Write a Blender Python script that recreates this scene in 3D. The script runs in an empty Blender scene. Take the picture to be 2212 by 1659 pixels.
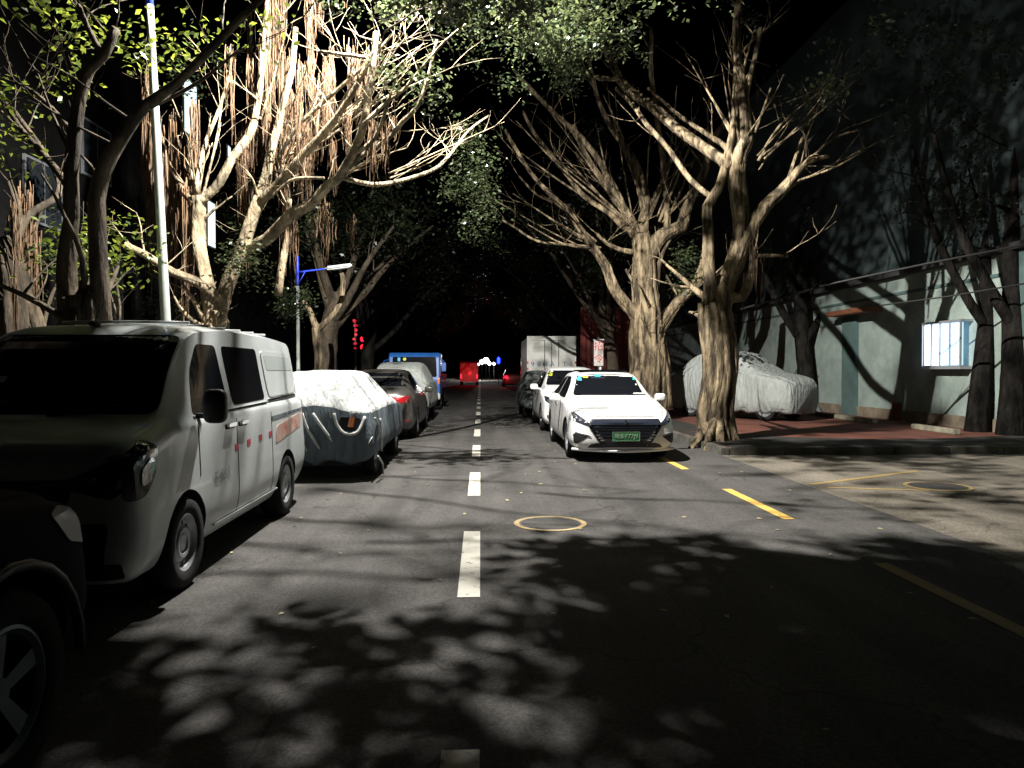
import bpy, bmesh, math, random
import numpy as np
from mathutils import Vector, Matrix, Euler
from mathutils.bvhtree import BVHTree
from mathutils import noise as mnoise
R = math.radians
random.seed(7); RNG = np.random.default_rng(7)
sc = bpy.context.scene
COL = sc.collection

# ------------------------------------------------------------------ camera
F = 1600.0                      # focal length in pixels of a 2212 px wide picture
cam_d = bpy.data.cameras.new("camera"); cam = bpy.data.objects.new("camera", cam_d); COL.objects.link(cam)
cam.location = (0, 0, 1.5)
cam.rotation_euler = (R(90 - 1.06), 0, R(-2.43))
cam_d.sensor_width = 36; cam_d.lens = F / 2212 * 36
cam_d.clip_start = 0.05; cam_d.clip_end = 2000
sc.camera = cam
CM = Euler((R(90 - 1.06), 0, R(-2.43))).to_matrix()

# ------------------------------------------------------------------ world (moonless night sky)
w = bpy.data.worlds.new("World"); sc.world = w; w.use_nodes = True
wn = w.node_tree.nodes; wl = w.node_tree.links
bg = wn["Background"]; sky = wn.new("ShaderNodeTexSky"); sky.sky_type = 'NISHITA'
sky.ozone_density = 10; sky.sun_disc = False; sky.sun_elevation = R(2); sky.sun_rotation = R(200)
wl.new(sky.outputs[0], bg.inputs[0]); bg.inputs[1].default_value = 0.00022

# ------------------------------------------------------------------ exposure
sc.view_settings.view_transform = 'Standard'; sc.view_settings.look = 'None'
sc.view_settings.exposure = 0; sc.view_settings.gamma = 1
LAMP = Vector((-1.0, 10.3, 8.6)); LAMP_W = 20000.0

# ------------------------------------------------------------------ helpers
def W(px, py, D):
    """point at depth D (metres up the road) seen at that place of the photograph"""
    d = CM @ Vector(((px - 1106) / F, -(py - 829.5) / F, -1))
    return Vector((0, 0, 1.5)) + d * (D / d.y)

def tag(o, label=None, cat=None, group=None, kind=None):
    if label: o["label"] = label
    if cat: o["category"] = cat
    if group: o["group"] = group
    if kind: o["kind"] = kind
    return o

def empty(name, loc=(0, 0, 0), rz=0.0):
    o = bpy.data.objects.new(name, None); COL.objects.link(o)
    o.location = loc; o.rotation_euler = (0, 0, rz); o.empty_display_size = 0.2
    return o

def mobj(name, mesh, mats, parent=None, smooth=False):
    o = bpy.data.objects.new(name, mesh); COL.objects.link(o)
    for m in (mats if isinstance(mats, (list, tuple)) else [mats]): mesh.materials.append(m)
    if smooth:
        mesh.polygons.foreach_set("use_smooth", [True] * len(mesh.polygons))
    if parent is not None: o.parent = parent
    return o

class MB:
    def __init__(s): s.v = []; s.f = []
    def add(s, vs, fs):
        b = len(s.v); s.v += [tuple(p) for p in vs]; s.f += [tuple(i + b for i in q) for q in fs]; return s
    def box(s, c, d, rz=0.0, bev=0.0):
        bm = bmesh.new(); bmesh.ops.create_cube(bm, size=1)
        bmesh.ops.scale(bm, vec=d, verts=bm.verts)
        if bev: bmesh.ops.bevel(bm, geom=bm.edges[:], offset=bev, segments=2, affect='EDGES')
        bmesh.ops.rotate(bm, cent=(0, 0, 0), matrix=Matrix.Rotation(rz, 3, 'Z'), verts=bm.verts)
        bmesh.ops.translate(bm, vec=c, verts=bm.verts)
        bm.verts.index_update()
        s.add([v.co[:] for v in bm.verts], [[v.index for v in f.verts] for f in bm.faces]); bm.free(); return s
    def b2(s, x0, x1, y0, y1, z0, z1, bev=0.0):
        return s.box(((x0 + x1) / 2, (y0 + y1) / 2, (z0 + z1) / 2), (abs(x1 - x0), abs(y1 - y0), abs(z1 - z0)), 0, bev)
    def tube(s, pts, rad, sides=10, rough=0.0, cap=True, seed=0):
        pts = [Vector(p) for p in pts]; n = len(pts)
        if not hasattr(rad, '__len__'): rad = [rad] * n
        b = len(s.v); up = Vector((0.13, 0.9, 0.3)).normalized()
        for i, p in enumerate(pts):
            t = (pts[min(i + 1, n - 1)] - pts[max(i - 1, 0)])
            if t.length < 1e-6: t = Vector((0, 0, 1))
            t.normalize(); a = (up - t * up.dot(t))
            if a.length < 1e-3: a = t.orthogonal()
            a.normalize(); up = a; c = t.cross(a)
            for k in range(sides):
                th = 2 * math.pi * k / sides; r = rad[i]
                if rough:
                    q = Vector((math.cos(th) * 1.6 + seed, math.sin(th) * 1.6, 0)) + p * 0.55
                    r *= 1 + rough * mnoise.noise(q) + rough * 0.5 * mnoise.noise(Vector((th * 2.3 + seed, 0, 0)) + p * 2.2)
                s.v.append(tuple(p + (a * math.cos(th) + c * math.sin(th)) * r))
        for i in range(n - 1):
            for k in range(sides):
                k2 = (k + 1) % sides
                s.f.append((b + i * sides + k, b + i * sides + k2, b + (i + 1) * sides + k2, b + (i + 1) * sides + k))
        if cap:
            s.f.append(tuple(b + k for k in range(sides))[::-1]); s.f.append(tuple(b + (n - 1) * sides + k for k in range(sides)))
        return s
    def lathe(s, prof, c, axis='X', seg=32):
        """prof: list of (radius, offset along the axis)"""
        b = len(s.v); n = len(prof)
        for r, h in prof:
            for k in range(seg):
                t = 2 * math.pi * k / seg; u, v = r * math.cos(t), r * math.sin(t)
                p = (h, u, v) if axis == 'X' else ((u, h, v) if axis == 'Y' else (u, v, h))
                s.v.append((p[0] + c[0], p[1] + c[1], p[2] + c[2]))
        for i in range(n - 1):
            for k in range(seg):
                k2 = (k + 1) % seg; s.f.append((b + i * seg + k, b + i * seg + k2, b + (i + 1) * seg + k2, b + (i + 1) * seg + k))
        return s
    def build(s, name, mat, parent=None, smooth=False):
        me = bpy.data.meshes.new(name); me.from_pydata(s.v, [], s.f); me.update()
        bm = bmesh.new(); bm.from_mesh(me); bmesh.ops.recalc_face_normals(bm, faces=bm.faces); bm.to_mesh(me); bm.free()
        return mobj(name, me, mat, parent, smooth)

def smooth_path(pts, radii, step=0.25):
    """Catmull-Rom resampling of a limb"""
    P = [Vector(p) for p in pts]; out = []; rr = []
    for i in range(len(P) - 1):
        p0 = P[max(i - 1, 0)]; p1 = P[i]; p2 = P[i + 1]; p3 = P[min(i + 2, len(P) - 1)]
        n = max(2, int((p2 - p1).length / step))
        for k in range(n):
            t = k / n
            q = 0.5 * ((2 * p1) + (p2 - p0) * t + (2 * p0 - 5 * p1 + 4 * p2 - p3) * t * t + (3 * p1 - p0 - 3 * p2 + p3) * t ** 3)
            out.append(q); rr.append(radii[i] * (1 - t) + radii[i + 1] * t)
    out.append(P[-1]); rr.append(radii[-1])
    return out, rr

def text_mesh(txt, size, depth=0.002):
    cu = bpy.data.curves.new("t", 'FONT'); cu.body = txt; cu.size = size; cu.extrude = depth
    cu.align_x = 'CENTER'; cu.align_y = 'CENTER'
    o = bpy.data.objects.new("t", cu); COL.objects.link(o)
    bpy.context.view_layer.update()
    me = bpy.data.meshes.new_from_object(o.evaluated_get(bpy.context.evaluated_depsgraph_get()))
    bpy.data.objects.remove(o); return me

# ------------------------------------------------------------------ materials
def mat(name, col, rough=0.6, metal=0.0, spec=0.5, emit=None, es=0.0, coat=0.0, trans=0.0, alpha=1.0, var=0.0, scale=6.0,
        bump=0.0, bscale=40.0, stretch=(1, 1, 1), col2=None, detail=6):
    m = bpy.data.materials.new(name); m.use_nodes = True; nt = m.node_tree; p = nt.nodes["Principled BSDF"]
    p.inputs["Base Color"].default_value = (*col, 1); p.inputs["Roughness"].default_value = rough
    p.inputs["Metallic"].default_value = metal; p.inputs["Specular IOR Level"].default_value = spec
    p.inputs["Coat Weight"].default_value = coat; p.inputs["Coat Roughness"].default_value = 0.06
    p.inputs["Transmission Weight"].default_value = trans
    if emit: p.inputs["Emission Color"].default_value = (*emit, 1); p.inputs["Emission Strength"].default_value = es
    tc = nt.nodes.new("ShaderNodeTexCoord"); mp = nt.nodes.new("ShaderNodeMapping"); mp.inputs["Scale"].default_value = stretch
    nt.links.new(tc.outputs["Object"], mp.inputs[0])
    if var > 0 or col2:
        n = nt.nodes.new("ShaderNodeTexNoise"); n.inputs["Scale"].default_value = scale; n.inputs["Detail"].default_value = detail
        n.inputs["Roughness"].default_value = 0.65
        nt.links.new(mp.outputs[0], n.inputs["Vector"])
        r = nt.nodes.new("ShaderNodeValToRGB"); r.color_ramp.elements[0].position = 0.40 if 'bark' in name else 0.33; r.color_ramp.elements[1].position = 0.60 if 'bark' in name else 0.68
        c2 = col2 or tuple(min(1, c * (1 + var)) for c in col); c1 = col if col2 else tuple(c * (1 - var) for c in col)
        r.color_ramp.elements[0].color = (*c1, 1); r.color_ramp.elements[1].color = (*c2, 1)
        nt.links.new(n.outputs["Fac"], r.inputs[0]); nt.links.new(r.outputs[0], p.inputs["Base Color"])
        m["ramp"] = 1
    if 'bark' in name:
        big = nt.nodes.new("ShaderNodeTexNoise"); big.inputs["Scale"].default_value = 1.6; big.inputs["Detail"].default_value = 9; big.inputs["Roughness"].default_value = .7
        nt.links.new(tc.outputs["Object"], big.inputs["Vector"])
        rb = nt.nodes.new("ShaderNodeValToRGB"); rb.color_ramp.elements[0].position = .38; rb.color_ramp.elements[1].position = .58
        rb.color_ramp.elements[0].color = (.38, .36, .33, 1); rb.color_ramp.elements[1].color = (1.05, 1.02, .98, 1)
        nt.links.new(big.outputs["Fac"], rb.inputs[0])
        mm_ = nt.nodes.new("ShaderNodeMix"); mm_.data_type = 'RGBA'; mm_.blend_type = 'MULTIPLY'; mm_.inputs[0].default_value = .85
        nt.links.new(r.outputs[0], mm_.inputs[6]); nt.links.new(rb.outputs[0], mm_.inputs[7]); nt.links.new(mm_.outputs[2], p.inputs["Base Color"])
    if bump > 0:
        n2 = nt.nodes.new("ShaderNodeTexNoise"); n2.inputs["Scale"].default_value = bscale; n2.inputs["Detail"].default_value = 5
        nt.links.new(mp.outputs[0], n2.inputs["Vector"])
        b = nt.nodes.new("ShaderNodeBump"); b.inputs["Strength"].default_value = bump; b.inputs["Distance"].default_value = 0.08 if ("bark" in name or "cover" in name) else 0.02
        nt.links.new(n2.outputs["Fac"], b.inputs["Height"]); nt.links.new(b.outputs[0], p.inputs["Normal"])
    return m

def asphalt_mat(name, base, tint=(1, 1, 1)):
    m = mat(name, base, rough=0.85, spec=0.3, bump=0.5, bscale=90)
    nt = m.node_tree; p = nt.nodes["Principled BSDF"]; tc = nt.nodes["Texture Coordinate"]
    big = nt.nodes.new("ShaderNodeTexNoise"); big.inputs["Scale"].default_value = 0.45; big.inputs["Detail"].default_value = 7; big.inputs["Roughness"].default_value = 0.7
    gr = nt.nodes.new("ShaderNodeTexVoronoi"); gr.inputs["Scale"].default_value = 75
    nt.links.new(tc.outputs["Object"], big.inputs["Vector"]); nt.links.new(tc.outputs["Object"], gr.inputs["Vector"])
    r1 = nt.nodes.new("ShaderNodeValToRGB"); e = r1.color_ramp.elements
    e[0].position = 0.3; e[0].color = (*[c * 0.7 for c in base], 1); e[1].position = 0.72; e[1].color = (*[c * 1.35 for c in base], 1)
    nt.links.new(big.outputs["Fac"], r1.inputs[0])
    r2 = nt.nodes.new("ShaderNodeValToRGB"); e = r2.color_ramp.elements
    e[0].position = 0.0; e[0].color = (0.55, 0.55, 0.55, 1); e[1].position = 0.9; e[1].color = (1.7, 1.65, 1.6, 1)
    nt.links.new(gr.outputs["Color"], r2.inputs[0])
    mx = nt.nodes.new("ShaderNodeMix"); mx.data_type = 'RGBA'; mx.blend_type = 'MULTIPLY'; mx.inputs[0].default_value = 0.8
    nt.links.new(r1.outputs[0], mx.inputs[6]); nt.links.new(r2.outputs[0], mx.inputs[7])
    ds = nt.nodes.new("ShaderNodeTexNoise"); ds.inputs["Scale"].default_value = 1.7; ds.inputs["Detail"].default_value = 6
    nt.links.new(tc.outputs["Object"], ds.inputs["Vector"])
    ad = nt.nodes.new("ShaderNodeMix"); ad.data_type = 'RGBA'; ad.blend_type = 'ADD'; ad.inputs[0].default_value = 1.0
    nt.links.new(tc.outputs["Object"], ad.inputs[6]); nt.links.new(ds.outputs["Color"], ad.inputs[7])
    vc = nt.nodes.new("ShaderNodeTexVoronoi"); vc.feature = 'DISTANCE_TO_EDGE'; vc.inputs["Scale"].default_value = 0.42
    nt.links.new(ad.outputs[2], vc.inputs["Vector"])
    r3 = nt.nodes.new("ShaderNodeValToRGB"); e = r3.color_ramp.elements; e[0].position = 0.0; e[0].color = (.35, .35, .35, 1); e[1].position = 0.006; e[1].color = (1, 1, 1, 1)
    nt.links.new(vc.outputs["Distance"], r3.inputs[0])
    st_ = nt.nodes.new("ShaderNodeTexNoise"); st_.inputs["Scale"].default_value = 2.2; st_.inputs["Detail"].default_value = 3
    mp2 = nt.nodes.new("ShaderNodeMapping"); mp2.inputs["Scale"].default_value = (1.2, .06, 1); nt.links.new(tc.outputs["Object"], mp2.inputs[0]); nt.links.new(mp2.outputs[0], st_.inputs["Vector"])
    r4 = nt.nodes.new("ShaderNodeValToRGB"); e = r4.color_ramp.elements; e[0].position = .35; e[0].color = (.72, .72, .72, 1); e[1].position = .62; e[1].color = (1.1, 1.1, 1.1, 1)
    nt.links.new(st_.outputs["Fac"], r4.inputs[0])
    m2 = nt.nodes.new("ShaderNodeMix"); m2.data_type = 'RGBA'; m2.blend_type = 'MULTIPLY'; m2.inputs[0].default_value = .9
    m3 = nt.nodes.new("ShaderNodeMix"); m3.data_type = 'RGBA'; m3.blend_type = 'MULTIPLY'; m3.inputs[0].default_value = 1
    nt.links.new(mx.outputs[2], m2.inputs[6]); nt.links.new(r3.outputs[0], m2.inputs[7]); nt.links.new(m2.outputs[2], m3.inputs[6]); nt.links.new(r4.outputs[0], m3.inputs[7])
    nt.links.new(m3.outputs[2], p.inputs["Base Color"])
    return m

def brick_mat(name, c1, c2, mortar, scale=4.0):
    m = mat(name, c1, rough=0.85, spec=0.25, bump=0.3, bscale=60); nt = m.node_tree; p = nt.nodes["Principled BSDF"]; tc = nt.nodes["Texture Coordinate"]
    b = nt.nodes.new("ShaderNodeTexBrick"); b.inputs["Scale"].default_value = scale
    b.inputs["Color1"].default_value = (*c1, 1); b.inputs["Color2"].default_value = (*c2, 1); b.inputs["Mortar"].default_value = (*mortar, 1)
    b.inputs["Mortar Size"].default_value = 0.02
    nt.links.new(tc.outputs["Object"], b.inputs["Vector"])
    n = nt.nodes.new("ShaderNodeTexNoise"); n.inputs["Scale"].default_value = 1.2; n.inputs["Detail"].default_value = 8
    nt.links.new(tc.outputs["Object"], n.inputs["Vector"])
    r = nt.nodes.new("ShaderNodeValToRGB"); r.color_ramp.elements[0].color = (0.35, 0.33, 0.3, 1); r.color_ramp.elements[0].position = 0.3; r.color_ramp.elements[1].position = 0.65
    nt.links.new(n.outputs["Fac"], r.inputs[0])
    mx = nt.nodes.new("ShaderNodeMix"); mx.data_type = 'RGBA'; mx.blend_type = 'MULTIPLY'; mx.inputs[0].default_value = 0.75
    nt.links.new(b.outputs["Color"], mx.inputs[6]); nt.links.new(r.outputs[0], mx.inputs[7]); nt.links.new(mx.outputs[2], p.inputs["Base Color"])
    return m

def worn_paint(name, col, under):
    m = mat(name, col, rough=0.7); nt = m.node_tree; p = nt.nodes["Principled BSDF"]; tc = nt.nodes["Texture Coordinate"]
    n = nt.nodes.new("ShaderNodeTexNoise"); n.inputs["Scale"].default_value = 9; n.inputs["Detail"].default_value = 10; n.inputs["Roughness"].default_value = 0.75
    nt.links.new(tc.outputs["Object"], n.inputs["Vector"])
    r = nt.nodes.new("ShaderNodeValToRGB"); r.color_ramp.elements[0].position = 0.36; r.color_ramp.elements[1].position = 0.44
    r.color_ramp.elements[0].color = (*under, 1); r.color_ramp.elements[1].color = (*col, 1)
    nt.links.new(n.outputs["Fac"], r.inputs[0]); nt.links.new(r.outputs[0], p.inputs["Base Color"]); return m

def leaf_mat(name, c1, c2):
    m = mat(name, c1, rough=0.32, spec=0.7); nt = m.node_tree; p = nt.nodes["Principled BSDF"]
    g = nt.nodes.new("ShaderNodeNewGeometry"); r = nt.nodes.new("ShaderNodeValToRGB")
    r.color_ramp.elements[0].color = (*c1, 1); r.color_ramp.elements[1].color = (*c2, 1)
    nt.links.new(g.outputs["Random Per Island"], r.inputs[0]); nt.links.new(r.outputs[0], p.inputs["Base Color"])
    t = nt.nodes.new("ShaderNodeBsdfTranslucent"); hs = nt.nodes.new("ShaderNodeHueSaturation"); hs.inputs["Value"].default_value = 1.6; hs.inputs["Hue"].default_value = 0.47
    nt.links.new(r.outputs[0], hs.inputs["Color"]); nt.links.new(hs.outputs[0], t.inputs[0])
    mx = nt.nodes.new("ShaderNodeMixShader"); mx.inputs[0].default_value = 0.35
    nt.links.new(p.outputs[0], mx.inputs[1]); nt.links.new(t.outputs[0], mx.inputs[2])
    nt.links.new(mx.outputs[0], nt.nodes["Material Output"].inputs[0]); return m

M = {}
M['asphalt'] = asphalt_mat("asphalt", (0.062, 0.06, 0.058))
M['concrete'] = asphalt_mat("concrete", (0.15, 0.135, 0.11))
M['verge'] = mat("verge_soil", (0.02, 0.018, 0.015), 0.95, var=0.5, scale=3, bump=0.6, bscale=20)
M['redpave'] = brick_mat("red_paving", (0.22, 0.075, 0.05), (0.17, 0.06, 0.042), (0.1, 0.07, 0.055), 4)
M['greypave'] = brick_mat("grey_paving", (0.12, 0.11, 0.10), (0.10, 0.095, 0.09), (0.05, 0.045, 0.04), 3)
M['kerb'] = mat("kerb_stone", (0.09, 0.085, 0.07), 0.9, var=0.5, scale=5, bump=0.3)
M['white_line'] = worn_paint("white_road_paint", (0.62, 0.60, 0.52), (0.1, 0.1, 0.09))
M['yellow_line'] = worn_paint("yellow_road_paint", (0.66, 0.42, 0.09), (0.12, 0.1, 0.05))
M['yellow_faint'] = worn_paint("faded_yellow_paint", (0.34, 0.24, 0.09), (0.14, 0.12, 0.08))
M['iron'] = mat("cast_iron", (0.075, 0.072, 0.068), 0.7, metal=0.0, bump=0.5, bscale=25)
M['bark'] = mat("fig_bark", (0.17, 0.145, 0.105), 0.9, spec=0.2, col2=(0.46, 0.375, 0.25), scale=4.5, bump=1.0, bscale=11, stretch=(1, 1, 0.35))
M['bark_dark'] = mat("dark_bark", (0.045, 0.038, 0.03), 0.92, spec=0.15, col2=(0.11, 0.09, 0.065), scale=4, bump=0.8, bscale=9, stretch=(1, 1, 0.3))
M['bark_black'] = mat("shade_black_bark", (0.008, 0.008, 0.008), 0.95, spec=0.05, col2=(0.022, 0.020, 0.018), scale=5, bump=0.8, bscale=10, stretch=(1, 1, 0.3))  # near black tone stands for shade on the wall and far trees
M['bark_red'] = mat("red_brown_bark", (0.045, 0.035, 0.024), 0.9, spec=0.2, col2=(0.30, 0.24, 0.155), scale=7, bump=1.0, bscale=12, stretch=(1, 1, 0.18))
M['root'] = mat("aerial_root_fibre", (0.03, 0.019, 0.013), 0.95, spec=0.1, col2=(0.26, 0.17, 0.105), scale=9, stretch=(4, 4, 0.3))
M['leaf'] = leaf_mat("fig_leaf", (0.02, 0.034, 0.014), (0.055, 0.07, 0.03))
M['leaf_far'] = leaf_mat("dim_leaf", (0.010, 0.017, 0.008), (0.025, 0.034, 0.014))  # darker leaf copy, the dimness of unlit crowns put into its colour
M['leaf_y'] = leaf_mat("young_leaf", (0.03, 0.055, 0.010), (0.15, 0.21, 0.025))
M['leaf_dry'] = mat("fallen_leaf", (0.30, 0.22, 0.08), 0.7, col2=(0.45, 0.40, 0.2), scale=3)
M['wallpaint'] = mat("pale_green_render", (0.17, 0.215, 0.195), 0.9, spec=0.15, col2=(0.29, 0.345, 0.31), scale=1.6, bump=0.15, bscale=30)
M['wallpaint_b'] = mat("grey_green_render", (0.07, 0.11, 0.105), 0.9, spec=0.15, var=0.2, scale=1.3)
M['wallbase'] = mat("stained_wall_base", (0.16, 0.13, 0.09), 0.95, var=0.4, scale=2.5)
M['wall_dim'] = mat("dimmed_render", (0.007, 0.007, 0.007), 0.95, spec=0.02, var=0.35, scale=0.8)  # near black tone stands for the unlit wall of the flats
M['rust'] = mat("rusty_sheet", (0.14, 0.05, 0.02), 0.8, var=0.4, scale=9)
M['frame'] = mat("window_frame_metal", (0.45, 0.47, 0.5), 0.4, metal=0.6)
M['winlit'] = mat("lit_window_glass", (0.5, 0.6, 0.7), 0.2, emit=(0.40, 0.66, 1.0), es=1.3)
M['winlit_w'] = mat("lit_window_curtain", (0.7, 0.7, 0.75), 0.4, emit=(0.85, 0.93, 1.0), es=2.6)
M['windark'] = mat("dark_window_glass", (0.02, 0.025, 0.03), 0.1)
M['winleft'] = mat("lit_flat_window", (0.5, 0.6, 0.6), 0.3, emit=(0.8, 1.0, 1.0), es=1.4)
M['whitecar'] = mat("white_car_paint", (0.80, 0.80, 0.79), 0.28, coat=0.7, var=0.03, scale=3)
M['vanpaint'] = mat("dusty_white_van_paint", (0.54, 0.58, 0.58), 0.34, coat=0.3, var=0.08, scale=2.2)
M['silver'] = mat("silver_beige_paint", (0.10, 0.095, 0.085), 0.36, metal=0.35, coat=0.4)
M['darkpaint'] = mat("black_car_paint", (0.004, 0.004, 0.007), 0.7, spec=0.03)
M['bluepaint'] = mat("blue_truck_paint", (0.02, 0.11, 0.38), 0.4, coat=0.3, var=0.1)
M['redpaint'] = mat("red_truck_paint", (0.5, 0.03, 0.02), 0.4, coat=0.3)
M['glass'] = mat("dark_car_glass", (0.006, 0.007, 0.009), 0.08, spec=0.3)
M['rubber'] = mat("tyre_rubber", (0.016, 0.016, 0.016), 0.85, spec=0.2, bump=0.2, bscale=50)
M['black'] = mat("black_plastic", (0.012, 0.012, 0.013), 0.5)
M['gap'] = mat("panel_gap", (0.02, 0.02, 0.02), 0.9, spec=0.1)
M['chrome'] = mat("chrome_trim", (0.75, 0.76, 0.78), 0.14, metal=1.0)
M['steel'] = mat("painted_steel_rim", (0.36, 0.38, 0.40), 0.38, metal=0.6, var=0.15, scale=12)
M['lens'] = mat("headlight_lens", (0.025, 0.03, 0.045), 0.15, coat=0.8)
M['lensbright'] = mat("headlight_reflector", (0.7, 0.74, 0.8), 0.1, metal=0.9)
M['tail'] = mat("red_tail_lens", (0.42, 0.015, 0.02), 0.15, coat=0.8)
M['orange'] = mat("orange_lens", (0.75, 0.18, 0.03), 0.2, coat=0.6)
M['plate_g'] = mat("green_plate", (0.03, 0.16, 0.06), 0.5, var=0.4, scale=20)
M['plate_t'] = mat("plate_lettering", (0.28, 0.42, 0.28), 0.5)
M['cover_w'] = mat("silver_cover_cloth", (0.62, 0.64, 0.64), 0.5, spec=0.4, var=0.10, scale=4, bump=1.0, bscale=5, stretch=(2.2, 1.2, .6))
M['cover_g'] = mat("grey_cover_cloth", (0.13, 0.145, 0.14), 0.6, spec=0.35, var=0.35, scale=4, bump=1.0, bscale=6, stretch=(2, 2, .5))
M['cover_s'] = mat("dull_silver_cover_cloth", (0.28, 0.30, 0.285), 0.6, spec=0.3, var=0.15, scale=4, bump=1.0, bscale=6, stretch=(2, 2, .5))
M['cover_b'] = mat("blue_grey_cover_skirt", (0.085, 0.11, 0.13), 0.75, var=0.3, scale=3, bump=1.0, bscale=5, stretch=(2.2, 1.5, .4))  # dark blue-grey tone stands for the unlit lower face of the cover
M['strap'] = mat("white_cover_strap", (0.42, 0.43, 0.42), 0.8, var=0.35, scale=14)
M['pole'] = mat("white_pole_paint", (0.42, 0.46, 0.43), 0.5, var=0.14, scale=3)
M['poleblue'] = mat("blue_pole_paint", (0.02, 0.05, 0.55), 0.4)
M['lamphead'] = mat("lamp_housing", (0.45, 0.47, 0.45), 0.4, metal=0.4)
M['lampglow'] = mat("lamp_led_panel", (1, 1, 1), 0.4, emit=(1.0, 0.95, 0.86), es=40)
M['farwhite'] = mat("far_lamp_glow", (1, 1, 1), 0.4, emit=(0.95, 0.93, 1.0), es=14)
M['redglow'] = mat("red_light", (1, .05, .05), 0.4, emit=(1.0, 0.015, 0.05), es=2.2)
M['reddim'] = mat("red_neon_dim", (1, .05, .05), 0.4, emit=(1.0, 0.02, 0.09), es=0.35)
M['blueglow'] = mat("blue_light", (.1, .2, 1), 0.4, emit=(0.06, 0.16, 1.0), es=1.6)
M['cyanpole'] = mat("glowing_teal_pole", (0.05, 0.25, 0.28), 0.5, emit=(0.02, 0.22, 0.26), es=0.25)  # post given a weak glow of its own to show in the dark
M['boxwhite'] = mat("truck_box_white", (0.55, 0.56, 0.52), 0.5, var=0.12, scale=3)
M['bluetext'] = mat("blue_lettering", (0.05, 0.12, 0.22), 0.6, var=0.3, scale=12)
M['redtext'] = mat("red_lettering", (0.55, 0.02, 0.03), 0.6)
M['redsheet'] = mat("red_corrugated_sheet", (0.20, 0.035, 0.028), 0.6, var=0.25, scale=3)
M['banner'] = mat("white_banner", (0.62, 0.58, 0.55), 0.6, var=0.1)
M['cable'] = mat("black_cable", (0.01, 0.01, 0.01), 0.7)
M['st_blue'] = mat("blue_sticker", (0.05, 0.42, 0.65), 0.5); M['st_yel'] = mat("yellow_sticker", (0.5, 0.55, 0.05), 0.5)
M['st_teal'] = mat("teal_sticker", (0.03, 0.38, 0.36), 0.5)
M['paper'] = mat("cream_sunshade", (0.55, 0.55, 0.40), 0.8, var=0.2, scale=8)
M['vanred'] = mat("red_van_marks", (0.42, 0.03, 0.06), 0.5)
M['vanfade'] = mat("faded_red_graphic", (0.40, 0.12, 0.08), 0.6, col2=(0.52, 0.45, 0.40), scale=7)
M['vangrey'] = mat("faint_grey_text_and_shade", (0.34, 0.38, 0.37), 0.6)
M['grass'] = mat("short_grass", (0.05, 0.09, 0.03), 0.9, var=0.5, scale=10)

def struct(name, mb, m, smooth=False):
    return tag(mb.build(name, m, None, smooth), kind="structure")

# ------------------------------------------------------------------ ground, road, kerbs, markings
struct("ground", MB().add([(-400, -60, -0.02), (400, -60, -0.02), (400, 600, -0.02), (-400, 600, -0.02)], [(0, 1, 2, 3)]), M['verge'])
KL, KR = -3.95, 4.25
struct("road", MB().add([(KL, -12, 0), (KR, -12, 0), (KR, 420, 0), (KL, 420, 0)], [(0, 1, 2, 3)]), M['asphalt'])
struct("side_entrance", MB().add([(KR, -12, -0.004), (30, -12, -0.004), (30, 12.9, -0.004), (KR, 12.9, -0.004)], [(0, 1, 2, 3)]), M['concrete'])
struct("sidewalk_left", MB().b2(-9, KL - 0.15, -12, 300, -0.02, 0.13), M['greypave'])
struct("sidewalk_right", MB().b2(KR + 0.15, 11.38, 13.05, 300, -0.02, 0.13), M['redpave'])
KH = 0.132
def kerb(name, pts):
    k = MB()
    for (x0, y0, x1, y1) in pts: k.b2(x0, x1, y0, y1, -0.02, KH, 0.012)
    struct(name, k, M['kerb'])
kerb("kerb_left", [(KL - 0.15, -12 + i * 1.0, KL, -12 + i * 1.0 + 0.992) for i in range(110)])
kerb("kerb_right", [(KR, 12.9 + i * 1.0, KR + 0.15, 12.9 + i * 1.0 + 0.992) for i in range(90)])
kerb("kerb_entrance", [(KR + 0.152 + i * 1.0, 12.9, KR + 0.152 + i * 1.0 + 0.992, 13.05) for i in range(7)])
# planting strip kerb under the right hand wall
pk = MB()
for (a, b) in [(15.3, 16.9), (18.6, 19.6), (19.62, 20.7), (20.72, 21.9)]:
    pk.b2(10.05, 10.2, a, b, 0.13, 0.25, 0.015)
struct("planter_kerb", pk, mat("planter_stone", (0.24, 0.22, 0.16), 0.9, var=0.4, scale=5, bump=0.4))
struct("soil_strip", MB().add([(KR + .16, 13.06, .136), (11.3, 13.06, .136), (11.3, 15.1, .136), (9.4, 14.5, .136), (8, 14.3, .136), (6.2, 14.9, .136), (5.4, 15.8, .136), (KR + .16, 16.4, .136)], [(0, 1, 2, 3, 4, 5, 6, 7)]), M['verge'])
struct("grass_strip", MB().b2(KR + 0.17, 5.35, 16.42, 20.5, 0.128, 0.142), M['verge'])
cl = MB(); k = 0
for i in range(30):
    y0 = 0.9 + i * 3.97
    cl.add([(-0.155, y0, 0.004), (-0.005, y0, 0.004), (-0.005, y0 + 2.0, 0.004), (-0.155, y0 + 2.0, 0.004)], [(0, 1, 2, 3)])
struct("centre_line", cl, M['white_line'])
yl = MB()
for y0 in (7.3, 11.05, 14.8, 18.5, 22.2, 26):
    yl.add([(3.04, y0, 0.004), (3.16, y0, 0.004), (3.16, y0 + 1.9, 0.004), (3.04, y0 + 1.9, 0.004)], [(0, 1, 2, 3)])
struct("parking_bay_line", yl, M['yellow_line'])
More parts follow.
